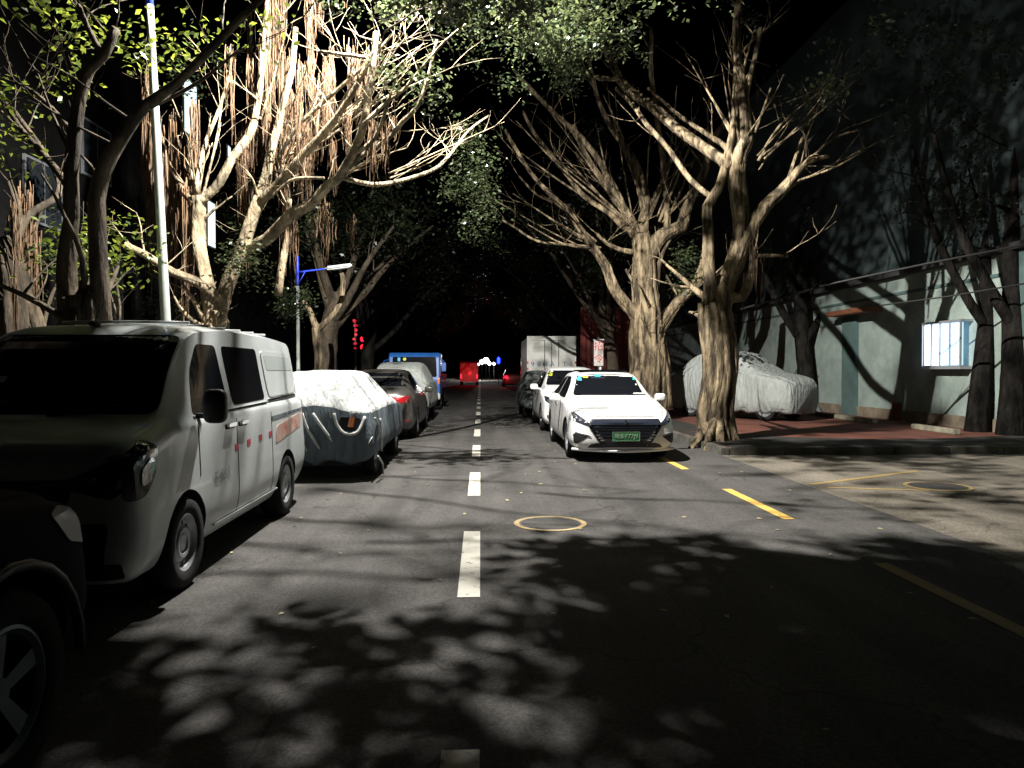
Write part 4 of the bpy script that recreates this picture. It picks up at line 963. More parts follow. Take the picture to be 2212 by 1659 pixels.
for i, (px, py, D, r) in enumerate([(1041, 782, 104, .30), (1050, 779, 108, .42), (1057, 785, 110, .26), (1067, 786, 112, .2), (1033, 787, 100, .16)]):
    q = W(px, py, D); e = empty("far_lamp", (q.x, q.y, 0)); tag(e, "bright white lamp at the far end of the street, " + ["left of the two brightest", "the largest and brightest", "right of the brightest", "smaller one on the right", "smallest one beside the red van"][i], "lamp", "lamps at the end of the street")
    MB().tube([(0, 0, 0), (0, 0, q.z - r)], .03, 8).build("post", M['iron'], e)
    MB().lathe([(0.001, -r)] + [(r * math.cos(a), r * math.sin(a)) for a in np.linspace(-1.3, 1.3, 8)] + [(0.001, r)], (0, 0, q.z), 'Z', 16).build("globe", M['farwhite'], e, True)
point("far_lamp_light", (.5, 112, 4.0), 3000, (1, .93, .85), .4)
q = W(1999, 380, 30)
# blue sign lamp
q = W(1063 + 14, 779, 80); e = empty("blue_lamp", (q.x, q.y, 0)); tag(e, "tiny blue light on a post above the far silver car", "lamp")
MB().tube([(0, 0, 0), (0, 0, q.z - .2)], .04, 8).build("post", M['iron'], e); MB().box((0, 0, q.z), (.3, .2, .8), 0, .1).build("lamp_box", M['blueglow'], e)
# pedestrian signal and red neon strip on the left pavement
q = W(784, 741, 34); e = empty("traffic_signal", (q.x, q.y, .1)); tag(e, "red signal with two round lamps on a teal post left of the road", "signal")
MB().tube([(0, 0, 0), (0, 0, q.z - .45)], .045, 10).build("post", M['cyanpole'], e); MB().box((0, .08, q.z - .1), (.3, .14, .78), 0, .03).build("housing", M['black'], e)
for dz in (-.28, .08): MB().lathe([(0.001, -.03), (.10, -.02), (.125, 0)], (0, 0, q.z - .1 + dz + .1), 'Y', 20).build("signal_lamp", M['redglow'], e, True)
q = W(767, 730, 33); e = empty("neon_sign", (q.x, q.y, .1)); tag(e, "dim red neon strip sign beside the red signal lamps", "sign")
MB().b2(-.04, .04, .05, .1, 0, q.z + .6).build("post", M['iron'], e)
nb = MB()
for k in range(7): nb.box((random.uniform(-.06, .06), 0, q.z - .55 + k * .2), (random.uniform(.12, .22), .05, random.uniform(.08, .14)), 0, .02)
nb.build("neon_strip", M['reddim'], e)

# ================================================================= trees
def spawn(mb, pts, rad, n, lo, hi, ln, up=.4, seedv=0, sides=5, depth=1, tips=None, outward=None, thin=.35, droop=0.0, ck=.35):
    for _ in range(n):
        i = int(len(pts) * random.uniform(lo, hi)); i = min(max(i, 1), len(pts) - 1)
        p = pts[i]; t = (pts[i] - pts[i - 1]).normalized()
        d = (t * .5 + Vector((random.gauss(0, .6), random.gauss(0, .6), random.gauss(up, .35)))).normalized()
        if outward: d = (d + outward).normalized()
        L = ln * random.uniform(.45, 1.2); m = 6; q = p.copy(); P = [q.copy()]; r0 = max(.006, rad[i] * thin * random.uniform(.6, 1.1))
        curl = Vector((random.gauss(0, .25), random.gauss(0, .25), .18 - droop))
        for k in range(m):
            d = (d + curl * ck + Vector((random.gauss(0, .1), random.gauss(0, .1), random.gauss(0, .08)))).normalized(); q = q + d * L / m; P.append(q.copy())
        Rr = [r0 * (1 - .75 * k / m) for k in range(m + 1)]
        mb.tube(P, Rr, sides, cap=True)
        if tips is not None: tips.append(P[-1]); tips.append(P[-3])
        if depth > 1: spawn(mb, P, Rr, 3, .4, 1, L * .55, up, sides=4, depth=depth - 1, tips=tips, thin=.6, droop=droop, ck=ck)

def fig_tree(name, label, cat, D, limbs, base, m, twigs=(6, 1.6), leafs=None, roots=None, group=None, leafm='leaf', leafsize=.08, twig_out=None, depth=2, rough=.36, ck=.35, fans=None):
    """limbs: list of (list of (px,py[,dD]) , list of radii in picture pixels)"""
    e = empty(name, base); tag(e, label, cat, group); off = Vector(base)
    mb = MB(); tips = []; si = 0
    for (pp, rp) in limbs:
        si += 1
        P3 = [W(a[0], a[1], D + (a[2] if len(a) > 2 else 0)) - off for a in pp]
        rr = [r * (D + (a[2] if len(a) > 2 else 0)) / F for r, a in zip(np.interp(np.linspace(0, 1, len(pp)), np.linspace(0, 1, len(rp)), rp), pp)]
        pts, rad = smooth_path(P3, rr, .16)
        j = [Vector((mnoise.noise(p * .9 + Vector((si, 0, 0))), mnoise.noise(p * .9 + Vector((0, si, 5))), 0)) * min(.10, r * .9) for p, r in zip(pts, rad)]
        pts = [p + q for p, q in zip(pts, j)]
        mb.tube(pts, rad, 18 if rad[0] > .12 else 10, rough if rad[0] > .08 else .12, seed=si * 3.1)
        if rad[0] > .15:   # fused root strands down the stem
            for s in range(11):
                a0 = random.uniform(0, 6.28); P = [];
                for k in range(0, len(pts), 2):
                    a0 += random.uniform(-.12, .12); P.append(pts[k] + Vector((math.cos(a0), math.sin(a0), 0)) * rad[k] * .93)
                if len(P) > 2: mb.tube(P, [min(.09, rad[min(2 * k, len(rad) - 1)] * .3) * random.uniform(.6, 1) for k in range(len(P))], 7, .2, seed=s)
        if twigs[0] and pts[-1].z > 1.6: spawn(mb, pts, rad, twigs[0], .35, 1, twigs[1], depth=depth, tips=tips, outward=twig_out, ck=ck)
        tips.append(pts[-1])
    for (px0, py0, px1, py1, dd, n, r0, spread) in (fans or []):   # sheaves of thin limbs leaving a fork
        for _ in range(n):
            f = random.uniform(.55, 1.1); ex = random.gauss(px1, spread); ey = random.gauss(py1, spread * .6); dz = random.gauss(dd, .5)
            mxp, myp = px0 + (ex - px0) * .45 + random.gauss(0, 10), py0 + (ey - py0) * .5 + random.gauss(0, 8) + 10
            P3 = [W(px0 + random.gauss(0, 5), py0 + random.gauss(0, 8), D) - off, W(mxp, myp, D + dz * .5) - off, W(px0 + (ex - px0) * f, py0 + (ey - py0) * f, D + dz) - off]
            q0 = r0 * random.uniform(.5, 1) * D / F; p2, r2 = smooth_path(P3, [q0, q0 * .7, q0 * .3], .25); mb.tube(p2, r2, 7, .15)
            spawn(mb, p2, r2, 2, .4, 1, 1.0, depth=1, ck=ck, thin=.5)
    tr = mb.build("trunk", m, e, True)
    if leafs:
        L = []
        for (px, py, dd, rx, rz, n) in leafs:      # clumps: centre pixel, depth shift, radii in metres
            c = W(px, py, D + dd) - off
            sub = [(c + Vector((random.gauss(0, rx * .5), random.gauss(0, rx * .5), random.gauss(0, rz * .5)))) for _ in range(max(3, n // 45))]
            for _ in range(n):
                s = random.choice(sub); L.append(s + Vector((random.gauss(0, .16), random.gauss(0, .16), random.gauss(0, .14))))
        leaf_mesh("crown", leaf_quads([tuple(p) for p in L], None, leafsize), M[leafm], e)
    if roots:
        rb = MB()
        for (px0, px1, py0, py1, dd0, dd1, n, lmin, lmax, wd) in roots:
            cl = [(random.uniform(px0, px1), random.uniform(py0, py1), random.uniform(dd0, dd1), random.uniform(lmin, lmax)) for _ in range(max(4, n // 9))]
            for _ in range(int(n * 1.7)):
                c = random.choice(cl); p = W(c[0] + random.gauss(0, 5), c[1] + random.gauss(0, 10), D + c[2] + random.gauss(0, .05)) - off
                ln = c[3] * random.uniform(.35, 1.15); P = []; x = p.copy(); sw = random.uniform(0, 6)
                for k in range(9):
                    P.append(x + Vector((.012 * math.sin(sw + k * .8) + random.gauss(0, .003), .012 * math.cos(sw + k * .7), -ln * k / 8)))
                r0 = wd * random.uniform(.3, .95)
                rb.tube(P, [r0 * (1 - .6 * k / 8) for k in range(9)], 4, cap=False)
        o = rb.build("aerial_roots", M['root'], e, True); tag(o, kind="stuff")
    return e, tips

# --- the big fig on the left
A = [([(470, 790), (465, 720), (468, 670)], [30, 24, 22]),
     ([(462, 690), (446, 640), (440, 592), (431, 508), (423, 423)], [17, 15, 13, 14, 12]),
     ([(425, 440), (400, 410, .2), (372, 360, .5), (345, 290, .9), (330, 200, 1.2)], [9, 7, 5, 4]),
     ([(424, 430), (430, 375), (446, 305, .4), (474, 237, .6), (500, 150, .8)], [7, 5, 4, 3]),
     ([(425, 440), (465, 406), (508, 338), (546, 288), (563, 203), (567, 135), (575, 40), (590, -60)], [11, 10, 9, 7, 6, 6]),
     ([(475, 690), (497, 620), (520, 550), (546, 457), (571, 389), (592, 305), (612, 220), (634, 150), (640, 60)], [17, 15, 13, 12, 9, 7, 6, 5]),
     ([(530, 540), (564, 523, -.2), (590, 505, -.4), (630, 462, -.7), (662, 445, -.9), (705, 402, -1.2), (736, 379, -1.4), (767, 324, -1.7), (783, 266, -1.9), (791, 211, -2), (806, 148, -2.1), (815, 70, -2.1)], [12, 13, 13, 12, 10, 10, 9, 8, 7, 6]),
     ([(560, 440), (603, 391, -.3), (650, 344, -.6), (697, 289, -.9), (736, 242, -1.2), (775, 176, -1.5), (818, 90, -1.8)], [9, 9, 9, 8, 7, 6, 4]),
     ([(736, 380, -1.4), (780, 340, -1.5), (838, 301, -1.6), (870, 262, -1.7), (900, 230, -1.8), (925, 160, -1.9), (943, 86, -2)], [6, 5.5, 5, 4, 3]),
     ([(736, 383, -1.4), (799, 398, -1.0), (861, 391, -.5), (935, 367, .4), (974, 332, 1), (1013, 281, 1.6), (1056, 250, 2)], [5, 5, 4.5, 4, 3, 2]),
     ([(600, 350, -.2), (642, 273, -.5), (728, 195, -.9), (791, 137, -1.2), (850, 70, -1.5)], [4, 4, 3.5, 3]),
     ([(775, 275, -1.9), (840, 215, -2), (870, 196, -2.1), (960, 90, -2.3), (1010, 50, -2.4)], [4, 4, 3, 2]),
     ([(700, 385, -1.2), (640, 385, -1), (612, 400, -.9), (580, 430, -.8)], [3.5, 3, 2]),
     ([(770, 330, -1.7), (810, 300, -1.8), (830, 250, -1.9), (845, 200, -2)], [5, 4, 3]),
     ([(790, 125, -2), (740, 118, -1.9), (692, 112, -1.8)], [4, 4, 3.5]),
     ([(480, 650), (423, 609, -.2), (372, 588, -.4), (313, 550, -.6), (270, 530, -.8)], [11, 9, 8, 7]),
     ([(600, 640), (610, 560), (618, 500), (625, 430)], [9, 8, 6, 4])]
random.seed(11)
fig_tree("fig_tree", "big fig tree with pale spreading limbs and hanging roots lit from above, left side", "tree", 13.2, A, (-4.75, 13.2, .1), M['bark'], twigs=(4, .9), depth=2, ck=.3, fans=[(735, 380, 900, 300, -1.4, 5, 2.6, 40), (775, 270, 880, 90, -1.8, 7, 3, 60), (700, 290, 860, 130, -1.4, 6, 2.6, 60), (600, 390, 700, 130, -.5, 5, 3, 50), (620, 350, 830, 200, -.8, 5, 2.6, 50), (560, 250, 620, 60, 0, 4, 3, 40), (840, 385, 1000, 300, .6, 5, 2, 40), (430, 430, 420, 200, .5, 6, 3, 60)],
         leafs=[(530, 560, -.5, .25, .22, 420), (560, 600, -.3, .2, .12, 120), (1010, 300, 2, .32, .25, 420), (1035, 360, 2, .28, .4, 560), (1000, 400, 2, .28, .35, 440), (1045, 440, 2, .22, .4, 440), (1020, 500, 2, .17, .25, 170), (960, 390, 1.8, .17, .17, 120),
                (860, 165, -2.2, .2, .15, 110), (915, 175, -2.1, .22, .2, 150), (930, 225, -2, .18, .12, 80), (720, 10, -.8, .5, .2, 120), (850, 20, -1.5, .5, .2, 260), (480, 130, 1, .5, .4, 120), (420, 180, 1.2, .5, .4, 160), (610, 650, 2, .3, .25, 200), (650, 660, 2.5, .3, .3, 160), (500, 430, 2, .3, .6, 200), (690, 470, 1.5, .3, .4, 140),
                (330, 640, 1, .5, .3, 160), (90, 540, .5, .5, .3, 240), (60, 620, 1, .5, .3, 200)],
         roots=[(572, 612, -120, 60, -.1, .5, 190, 1.4, 2.4, .013), (540, 640, 20, 260, .2, 1.4, 150, .8, 2.2, .010), (600, 720, 180, 330, .1, 1.2, 110, .6, 1.8, .008), (640, 800, 100, 260, -.8, .4, 170, .5, 1.5, .008), (720, 850, 250, 320, -1.3, -.6, 70, .3, 1.0, .008),
                (780, 850, 230, 330, -1.9, -1.4, 30, .4, .9, .011), (480, 580, 100, 330, -.4, 1, 70, .8, 2.4, .010), (610, 640, 420, 500, -.5, .6, 26, .5, 1.6, .012), (690, 760, 430, 480, .2, 1, 26, .3, .9, .012), (380, 430, 200, 420, 0, .8, 60, 1.2, 2.8, .014), (310, 380, 150, 380, .4, 1.4, 120, 1.4, 3.0, .016), (700, 712, 470, 500, 0, .2, 8, .6, .9, .02), (620, 760, -60, 40, -1, .6, 50, .5, 1.2, .008)])
# --- dark fig between the van and the camera, only its shaded side shows
B = [([(178, 840), (180, 720), (178, 640)], [44, 38, 34]),
     ([(150, 700), (140, 560), (150, 470), (157, 381), (165, 300), (172, 212), (195, 150), (228, 118), (250, 60)], [20, 16, 14, 13, 12, 10]),
     ([(205, 740), (212, 635), (205, 520), (205, 430), (230, 360), (254, 317), (290, 262), (322, 224), (381, 182), (444, 114), (508, 47), (580, -20)], [22, 18, 16, 15, 14, 13, 11, 9, 8, 7]),
     ([(322, 232), (380, 205, .2), (440, 170, .3), (490, 130, .4), (515, 108, .4)], [5, 4, 3, 2.5]),
     ([(228, 125), (190, 60), (170, 10)], [7, 5]), ([(165, 300), (110, 230, .3), (60, 190, .5), (0, 170, .7)], [6, 4, 3]), ([(160, 420), (90, 330, .6), (40, 270, .9), (0, 200, 1.2)], [8, 6, 4])]
random.seed(5)
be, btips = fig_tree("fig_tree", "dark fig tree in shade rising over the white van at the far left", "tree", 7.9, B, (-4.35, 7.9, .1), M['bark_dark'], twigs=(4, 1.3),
         leafs=[(60, 180, .8, .5, .15, 130), (210, 100, .6, .5, .3, 90), (350, 60, 1, .5, .3, 90), (440, 60, 1.2, .4, .3, 110), (100, 60, 0, .7, .4, 140), (300, 120, 1, .4, .3, 60), (130, 510, 1, .4, .3, 220), (200, 560, 1.5, .3, .3, 200), (270, 545, 2, .25, .2, 160), (560, 60, .8, .3, .3, 40), (20, 300, 0, .4, .5, 60)], leafm='leaf_y', leafsize=.085)
# --- leafy boughs close under the lamp, with leaf sprays added to shade chosen places
random.seed(21)
tc = empty("fig_tree", (-5.6, 6.0, .1)); tag(tc, "leafy fig tree whose boughs and added shading leaves hang over the road at the top edge", "tree")
offc = Vector(tc.location); mb = MB(); tipsc = []
main = [Vector((0, 0, 0)), Vector((.1, 0, 2.5)), Vector((.4, .4, 4.6)), Vector((1.6, 1.6, 6.4)), Vector((3.4, 2.6, 7.2)), Vector((5.2, 3.0, 7.4)), Vector((7.2, 3.6, 7.4)), Vector((9.0, 4.4, 7.3))]
pts, rad = smooth_path(main, [.38, .33, .28, .18, .12, .09, .06, .03], .2); mb.tube(pts, rad, 16, .2)
spawn(mb, pts, rad, 34, .5, 1, 1.2, up=-.1, depth=2, tips=tipsc)
L = []
def shade(n, xr, yr, zr, sr, k=40, sd=.07):
    """added leaf sprays, placed on the lamp side of whatever they are to shade"""
    subs = []
    for _ in range(k):
        T = Vector((random.uniform(*xr), random.uniform(*yr), random.uniform(*zr))); subs.append(LAMP + (T - LAMP) * random.uniform(*sr))
    for _ in range(n):
        q = random.choice(subs); L.append(q + Vector((random.gauss(0, sd), random.gauss(0, sd), random.gauss(0, sd))) - offc)
shade(1200, (2.6, 3.8), (3.4, 5.5), (0, 0), (.22, .30), 120, .04)
shade(9500, (1.4, 10), (-2, 5.3), (0, 0), (.22, .30), 500, .10)
shade(2400, (0.4, 4.2), (3.5, 6.5), (0, 0), (.24, .36), 300, .04)
shade(1500, (-2.8, 1.6), (-1, 3.3), (0, 0), (.25, .36), 260, .05)
shade(2600, (-2.6, 1.5), (-1, 4.7), (0, 0), (.27, .38), 620, .045)
shade(1500, (-3.9, -2.0), (3.6, 4.42), (0, .95), (.2, .28), 80, .05)
shade(420, (-3.9, -2.9), (4.5, 5.4), (1.0, 1.75), (.2, .28), 26, .05)
shade(160, (-2.9, -2.3), (4.5, 5.4), (1.1, 1.75), (.2, .28), 14, .03)
shade(3200, (-4.0, -1.5), (-1, 3.9), (0, 1.2), (.2, .30), 110, .06)
shade(2000, (-3.9, -1.7), (0, 3.8), (.5, 1.4), (.2, .28), 60, .06)
shade(150, (-3.5, -2.2), (5.2, 7.5), (1.85, 1.85), (.2, .26), 14, .04)
shade(11000, (11.4, 11.4), (11, 36), (3.9, 9), (.17, .25), 700, .12)
shade(1100, (4.6, 12), (12.5, 14.0), (0, 0), (.2, .28), 90, .05)
shade(600, (9, 12), (8, 14), (0, 1), (.2, .28), 30, .06)
shade(420, (4.7, 5.3), (14.3, 14.9), (1.6, 5.0), (.2, .3), 22, .035)
shade(700, (5, 10), (6, 13), (0, 0), (.2, .3), 50, .05)
for A_, B_ in [((-2, 5.7), (1.5, 6.0)), ((-1.2, 9.0), (3.6, 5.8)), ((-1.8, 13.3), (.9, 13.2)), ((-1.9, 7.6), (.6, 7.2)), ((-.5, 6.6), (2.2, 6.9)), ((-1.6, 10.6), (2.0, 9.2)), ((1.2, 8.8), (4.0, 7.9)), ((-1.8, 6.6), (-.2, 6.2))]:
    a_ = LAMP + (Vector((*A_, 0)) - LAMP) * .27 - offc; b_ = LAMP + (Vector((*B_, 0)) - LAMP) * .25 - offc; v_ = (b_ - a_)
    P_ = [a_ + v_ * t + Vector((0, random.gauss(0, .02), .06 * math.sin(t * 4) + random.gauss(0, .02))) for t in np.linspace(-.2, 1, 9)]
    rr_ = [.012 * (1.2 - .9 * k / 8) for k in range(9)]; mb.tube(P_, rr_, 6); spawn(mb, P_, rr_, 5, .2, .95, .5, depth=1, up=0, thin=.6)
mb.build("trunk", M['bark_dark'], tc, True)
for t in tipsc:
    for _ in range(14): L.append(t + Vector((random.gauss(0, .14), random.gauss(0, .14), random.gauss(0, .12))))
leaf_mesh("crown", leaf_quads([tuple(p) for p in L], None, .085), M['leaf'], tc)

# --- right hand figs
R1 = [([(1398, 880), (1398, 800), (1396, 730), (1394, 680), (1394, 592), (1386, 529), (1375, 490)], [44, 38, 32, 30, 24, 19, 15]),
      ([(1425, 880), (1428, 800), (1420, 730), (1405, 690)], [26, 22, 16, 12]),
      ([(1385, 700), (1365, 672), (1331, 626), (1309, 575), (1280, 537), (1259, 508), (1229, 457), (1195, 427), (1153, 381), (1111, 317), (1090, 280)], [14, 12, 10, 9, 7, 5, 4, 3]),
      ([(1376, 500), (1365, 474), (1322, 415), (1280, 364), (1254, 317), (1240, 270)], [11, 9, 7, 5, 4]),
      ([(1370, 500), (1348, 495), (1314, 461), (1263, 423), (1229, 381), (1195, 343), (1157, 292), (1130, 240)], [8, 6.5, 5.5, 4.5, 3]),
      ([(1360, 470), (1330, 415), (1297, 355), (1254, 296), (1195, 241), (1140, 186), (1110, 150)], [8, 7.5, 7, 6, 5, 3.5]),
      ([(1385, 480), (1394, 427), (1377, 372), (1343, 313), (1314, 262), (1288, 203), (1270, 130)], [9, 9, 8, 7, 5, 4]),
      ([(1440, 490), (1441, 470), (1436, 415), (1428, 313), (1420, 245), (1407, 148), (1405, 60)], [8, 8, 7, 6, 5, 4]),
      ([(1395, 560), (1420, 520), (1445, 500), (1470, 488), (1482, 460), (1513, 381), (1534, 313), (1563, 271), (1600, 220)], [18, 15, 12, 9, 7, 6]),
      ([(1395, 500), (1400, 450), (1412, 430), (1425, 400)], [6, 5, 4]),
      ([(1415, 720), (1440, 690), (1470, 647), (1513, 592), (1525, 555), (1530, 500)], [13, 11, 11, 9, 7]),
      ([(1410, 640), (1420, 580), (1432, 540), (1450, 510)], [7, 6, 5]),
      ([(1370, 545), (1340, 540), (1310, 525), (1290, 505)], [6, 5, 3]),
      ([(1240, 470), (1200, 440), (1160, 420), (1120, 380)], [3, 2.5, 2]), ([(1300, 535), (1220, 528), (1160, 520), (1110, 490), (1085, 475)], [3, 3, 2.5, 2])]
random.seed(31)
fig_tree("fig_tree", "many limbed pale fig tree fanning out behind the white saloon", "tree", 20.5, R1, (4.6, 20.5, .1), M['bark_red'], twigs=(3, 1.8), depth=2, group=None, ck=.1, fans=[(1370, 500, 1200, 190, 0, 7, 4, 80), (1400, 470, 1380, 150, 0, 6, 4, 70), (1430, 480, 1520, 240, 0, 5, 4, 60), (1290, 540, 1140, 400, 0, 5, 3, 50), (1360, 470, 1180, 300, 0, 7, 3, 60)],
         leafs=[(1130, 60, -6, .32, .3, 260), (1080, 110, -6.5, .4, .3, 280), (1110, 190, -6, .22, .2, 130), (1040, 20, -6.5, .4, .3, 300), (1000, 50, -7, .4, .3, 250), (960, 20, -7, .5, .3, 300), (1060, 520, 2, .5, .4, 200)], leafsize=.075)
R2 = [([(1545, 975), (1548, 920), (1552, 850), (1550, 760), (1545, 690), (1535, 655)], [50, 40, 36, 34, 33, 28]),
      ([(1545, 690), (1562, 620), (1589, 575), (1618, 508), (1652, 448), (1695, 402), (1741, 351), (1788, 338)], [22, 19, 17, 15, 13, 13, 6, 4]),
      ([(1530, 680), (1534, 613), (1534, 529), (1529, 448), (1551, 406), (1568, 351), (1580, 305), (1589, 220), (1592, 120)], [14, 13, 11, 10, 8, 7, 6]),
      ([(1570, 600), (1600, 520), (1597, 465), (1590, 400), (1593, 330), (1608, 296), (1600, 200), (1593, 85), (1600, -20)], [14, 18, 19, 17, 14, 10, 7]),
      ([(1572, 360), (1563, 351), (1513, 313, .6), (1458, 271, 1), (1407, 233, 1.4), (1352, 186, 1.8), (1331, 152, 2), (1288, 72, 2.4), (1260, 10, 2.6)], [11, 11, 11, 10, 9, 8, 6, 5]),
      ([(1340, 170, 1.8), (1297, 169, 1.8), (1229, 144, 1.8), (1166, 97, 1.8)], [4.5, 5, 4.5, 3.5]),
      ([(1310, 110, 2), (1280, 91, 2), (1195, 89, 1.8), (1153, 68, 1.8)], [4, 4, 3.5]),
      ([(1545, 428), (1534, 423), (1491, 389, .3), (1441, 322, .6), (1398, 271, .9), (1365, 224, 1.2), (1330, 190, 1.4)], [6, 6, 5.5, 5, 4]),
      ([(1600, 380), (1570, 320), (1530, 290, .5), (1470, 250, 1), (1400, 190, 1.4)], [6, 6, 4.5, 3]),
      ([(1640, 347), (1660, 310), (1686, 271), (1720, 240)], [4, 3, 2]), ([(1610, 330), (1630, 290), (1648, 237), (1665, 190)], [4, 3, 2]), ([(1600, 320), (1614, 212), (1631, 131), (1640, 60)], [6, 6, 5]),
      ([(1740, 352), (1800, 300, .4), (1860, 280, .6)], [3, 2]), ([(1700, 395), (1755, 250, .5), (1809, 182, .8), (1855, 135, 1)], [4, 3, 2]), ([(1640, 552), (1670, 552), (1702, 553)], [4, 4, 3.5]),
      ([(1553, 640), (1600, 640), (1618, 600), (1628, 560)], [14, 10, 7]),
      ([(1550, 900), (1515, 935, -.3), (1493, 962, -.5), (1480, 985, -.6)], [15, 11, 7, 3]), ([(1550, 890), (1530, 945, -.6), (1522, 978, -.9)], [13, 9, 4]), ([(1560, 880), (1585, 935, -.3), (1605, 968, -.3)], [14, 9, 4]), ([(1550, 880), (1556, 940, -.5), (1560, 985, -.8)], [12, 9, 4])]
random.seed(41)
fig_tree("fig_tree", "gnarled fig tree with flared roots at the corner right of the white saloon", "tree", 14.6, R2, (4.95, 14.6, .1), M['bark_red'], twigs=(2, 1.4), depth=2, ck=.1, fans=[(1600, 330, 1640, 60, 0, 4, 4, 60), (1640, 340, 1780, 160, 0, 4, 3, 60), (1590, 300, 1500, 60, .5, 3, 4, 60), (1700, 400, 1860, 240, 0, 4, 3, 50)],
         leafs=[(1485, 560, 3.4, .2, .28, 300), (1500, 600, 3.3, .14, .16, 90), (1470, 620, 3.4, .12, .13, 70), (1750, 200, 0, .8, .5, 160), (1700, -60, 0, 1, .6, 300), (1850, 80, 0, 1, .6, 200), (2000, 60, 0, 1, .6, 200), (1600, -60, 0, 1, .5, 200), (2100, 150, 0, .8, .6, 200), (1780, 215, 0, .3, .3, 60)], leafsize=.11,
         roots=[(1590, 1640, 520, 600, -.2, .3, 14, .5, 1.2, .012), (1630, 1650, 540, 560, 0, .2, 3, 1, 1.4, .012)])
# --- near black trees added in place of trunk shadows on the pale wall
for (i, (px, D, h, lean, rr, lb)) in enumerate([(2110, 16.1, 9, .30, .19, "near black stand-in tree for the forked shadow on the pale wall, just right of the lit window"), (1742, 24.5, 8, -.12, .26, "near black stand-in tree for a wall shadow behind the covered car on the red pavement"), (2185, 15.2, 9, .10, .22, "near black stand-in tree for the wall shadow nearest the right edge of the picture")]):
    q = W(px, 900, D); random.seed(60 + i)
    e = empty("wall_shadow_tree", (q.x, D, .1)); tag(e, lb, "tree", "stand-in trees for shadows on the pale wall"); mb = MB(); tips = []
    P = [Vector((0, 0, -.1)), Vector((lean * .3, 0, 1.2)), Vector((lean * 1.0, .1, 2.6)), Vector((lean * 1.2, .2, 4.2)), Vector((lean * 2.5, .2, 6.2))]
    pts, rad = smooth_path(P, [rr * 1.3, rr, rr * .95, rr * .8, rr * .4], .2); mb.tube(pts, rad, 14, .25)
    for sgn in (-1, 1):
        P = [Vector((lean * .9, .05, 2.3)), Vector((lean * .9 + sgn * .6, .05, 3.2)), Vector((lean + sgn * 1.3, .1, 4.6)), Vector((lean + sgn * 1.8, .1, 6.4))]
        p2, r2 = smooth_path(P, [rr * .6, rr * .5, rr * .4, rr * .2], .2); mb.tube(p2, r2, 10, .15); spawn(mb, p2, r2, 5, .3, 1, 1.3, depth=2, tips=tips)
    spawn(mb, pts, rad, 6, .5, 1, 1.5, depth=2, tips=tips); mb.build("trunk", M['bark_black'], e, True)
    L = [t + Vector((random.gauss(0, .25), random.gauss(0, .25), random.gauss(0, .2))) for t in tips for _ in range(9) if t.z > 4.4]
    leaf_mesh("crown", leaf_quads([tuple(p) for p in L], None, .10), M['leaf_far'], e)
# --- small lopped tree left, behind the covered car
random.seed(71)
fig_tree("lopped_tree", "small lopped tree with two bare forks behind the first covered car", "tree", 20.5,
         [([(685, 880), (685, 802), (684, 708)], [8.5, 8, 8]), ([(684, 712), (694, 704), (719, 679), (739, 646), (744, 610), (740, 590)], [8, 6, 6, 5, 4.5]), ([(684, 715), (674, 690), (668, 670), (655, 650)], [8, 6.5, 5, 4])], (-4.6, 20.5, .1), M['bark_red'], twigs=(1, .3), depth=1,
         leafs=[(620, 660, 0, .3, .2, 260), (650, 640, .3, .35, .25, 260)], leafsize=.12)
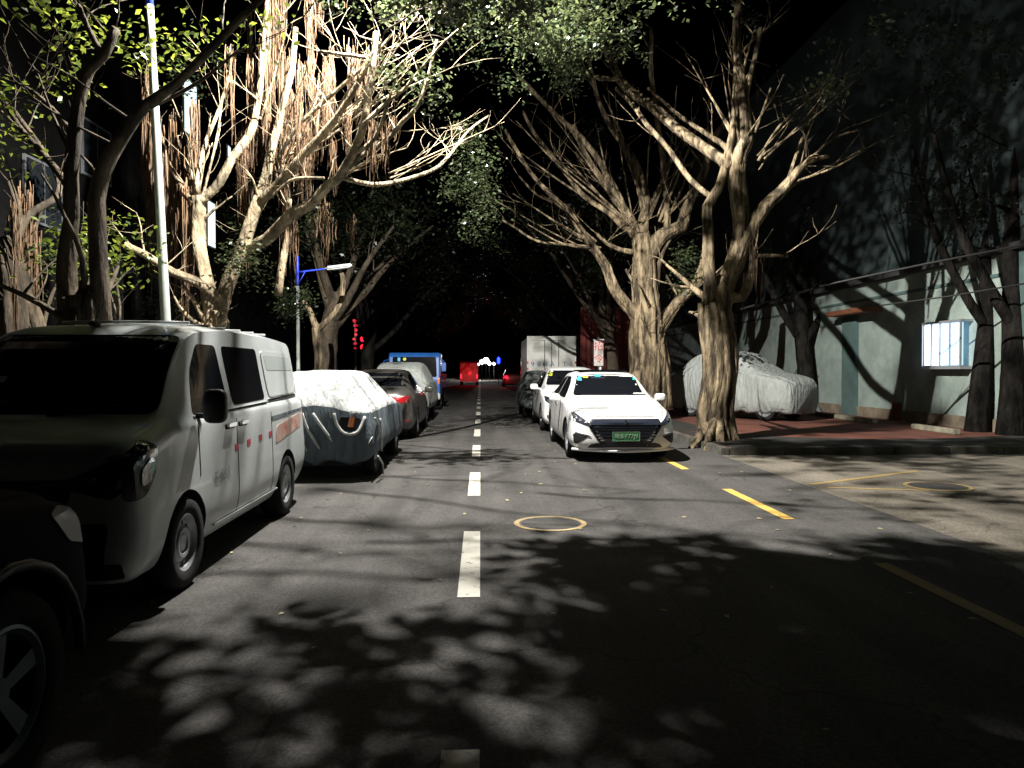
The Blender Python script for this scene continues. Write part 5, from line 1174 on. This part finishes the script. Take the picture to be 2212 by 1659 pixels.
# --- rows of trees going up the street
def row_tree(x, D, h, s, label, grp):
    random.seed(int(D * 13 + x * 7)); e = empty("street_tree", (x, D, .1)); tag(e, label, "tree", grp); mb = MB(); tips = []
    tw = random.uniform(.22, .36); inw = -1 if x > 0 else 1
    P = [Vector((0, 0, -.1)), Vector((.05, 0, 1.2)), Vector((.1 * inw, 0, 2.4)), Vector((.4 * inw, 0, 4))]
    pts, rad = smooth_path(P, [tw * 1.4, tw, tw * .9, tw * .6], .25); mb.tube(pts, rad, 12, .25)
    for k in range(6):
        a = random.uniform(0, 6.28); d = Vector((math.cos(a) + .6 * inw, math.sin(a) * .8, 0)); L = random.uniform(2.5, 4.2)
        st = pts[int(len(pts) * random.uniform(.55, .95))]
        P = [st, st + d * L * .25 + Vector((0, 0, L * .3)), st + d * L * .5 + Vector((0, 0, L * .7)), st + d * L * .85 + Vector((0, 0, L * 1.1))]
        p2, r2 = smooth_path(P, [tw * .5, tw * .36, tw * .25, tw * .12], .3); mb.tube(p2, r2, 8, .12); spawn(mb, p2, r2, 4, .4, 1, 1.6, depth=2, tips=tips, sides=4)
    mb.build("trunk", M['bark_dark'] if D < 30 else M['bark_black'], e, True)  # bark darkened up the street to stand for the fading light
    L = [t + Vector((random.gauss(0, .3), random.gauss(0, .3), random.gauss(0, .25))) for t in tips for _ in range(26)]
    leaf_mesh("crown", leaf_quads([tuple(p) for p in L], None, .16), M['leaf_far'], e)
nth = ["nearest", "second", "third", "fourth", "fifth", "sixth", "seventh"]
for i, (D, x) in enumerate([(25, -5.2), (32, -4.9), (41, -5.0), (52, -4.9), (66, -5), (84, -5)]):
    row_tree(x, D, 7, 1, nth[i] + " tree beyond the lopped tree in the dim left row", "trees receding up the left pavement")
for i, (D, x) in enumerate([(28, 5.0), (37, 4.9), (48, 5.0), (62, 4.9), (80, 5)]):
    row_tree(x, D, 7, 1, nth[i] + " tree beyond the fanning fig in the dim right row", "trees receding up the right pavement")
# far left stout trunk at the picture's edge
random.seed(83)
fig_tree("fig_tree", "stout mottled trunk at the left edge behind the white van", "tree", 11.5,
         [([(20, 900), (25, 780), (30, 680), (20, 580), (10, 520)], [48, 42, 40, 34, 26]), ([(110, 860), (100, 760), (80, 680), (60, 640)], [20, 18, 14, 10]), ([(15, 560), (60, 470), (130, 400, .5), (30, 240, 1)], [12, 8, 6, 4]), ([(270, 860), (262, 770), (255, 700)], [14, 12, 9])], (-7.3, 11.5, .1), M['bark_dark'], twigs=(4, 1.6),
         roots=[(0, 120, 400, 560, -.3, .6, 60, .8, 2.0, .014)])
# --- tubs and rubbish by the wall
e = empty("rubbish_pile", (10.3, 23.2, .13)); tag(e, "small heap of reddish bags at the foot of the pale wall", "rubbish")
for i in range(6):
    c = MB(); x, y = random.uniform(-.5, .5), random.uniform(-.8, .8); r = random.uniform(.14, .22)
    c.lathe([(0.001, 0), (r, .02), (r * 1.15, r * .7), (r * .7, r * 1.3), (0.05, r * 1.6), (.001, r * 1.7)], (x, y, 0), 'Z', 10)
    b = c.build("bag", M['redsheet'] if i % 2 else M['cover_g'], e, True)
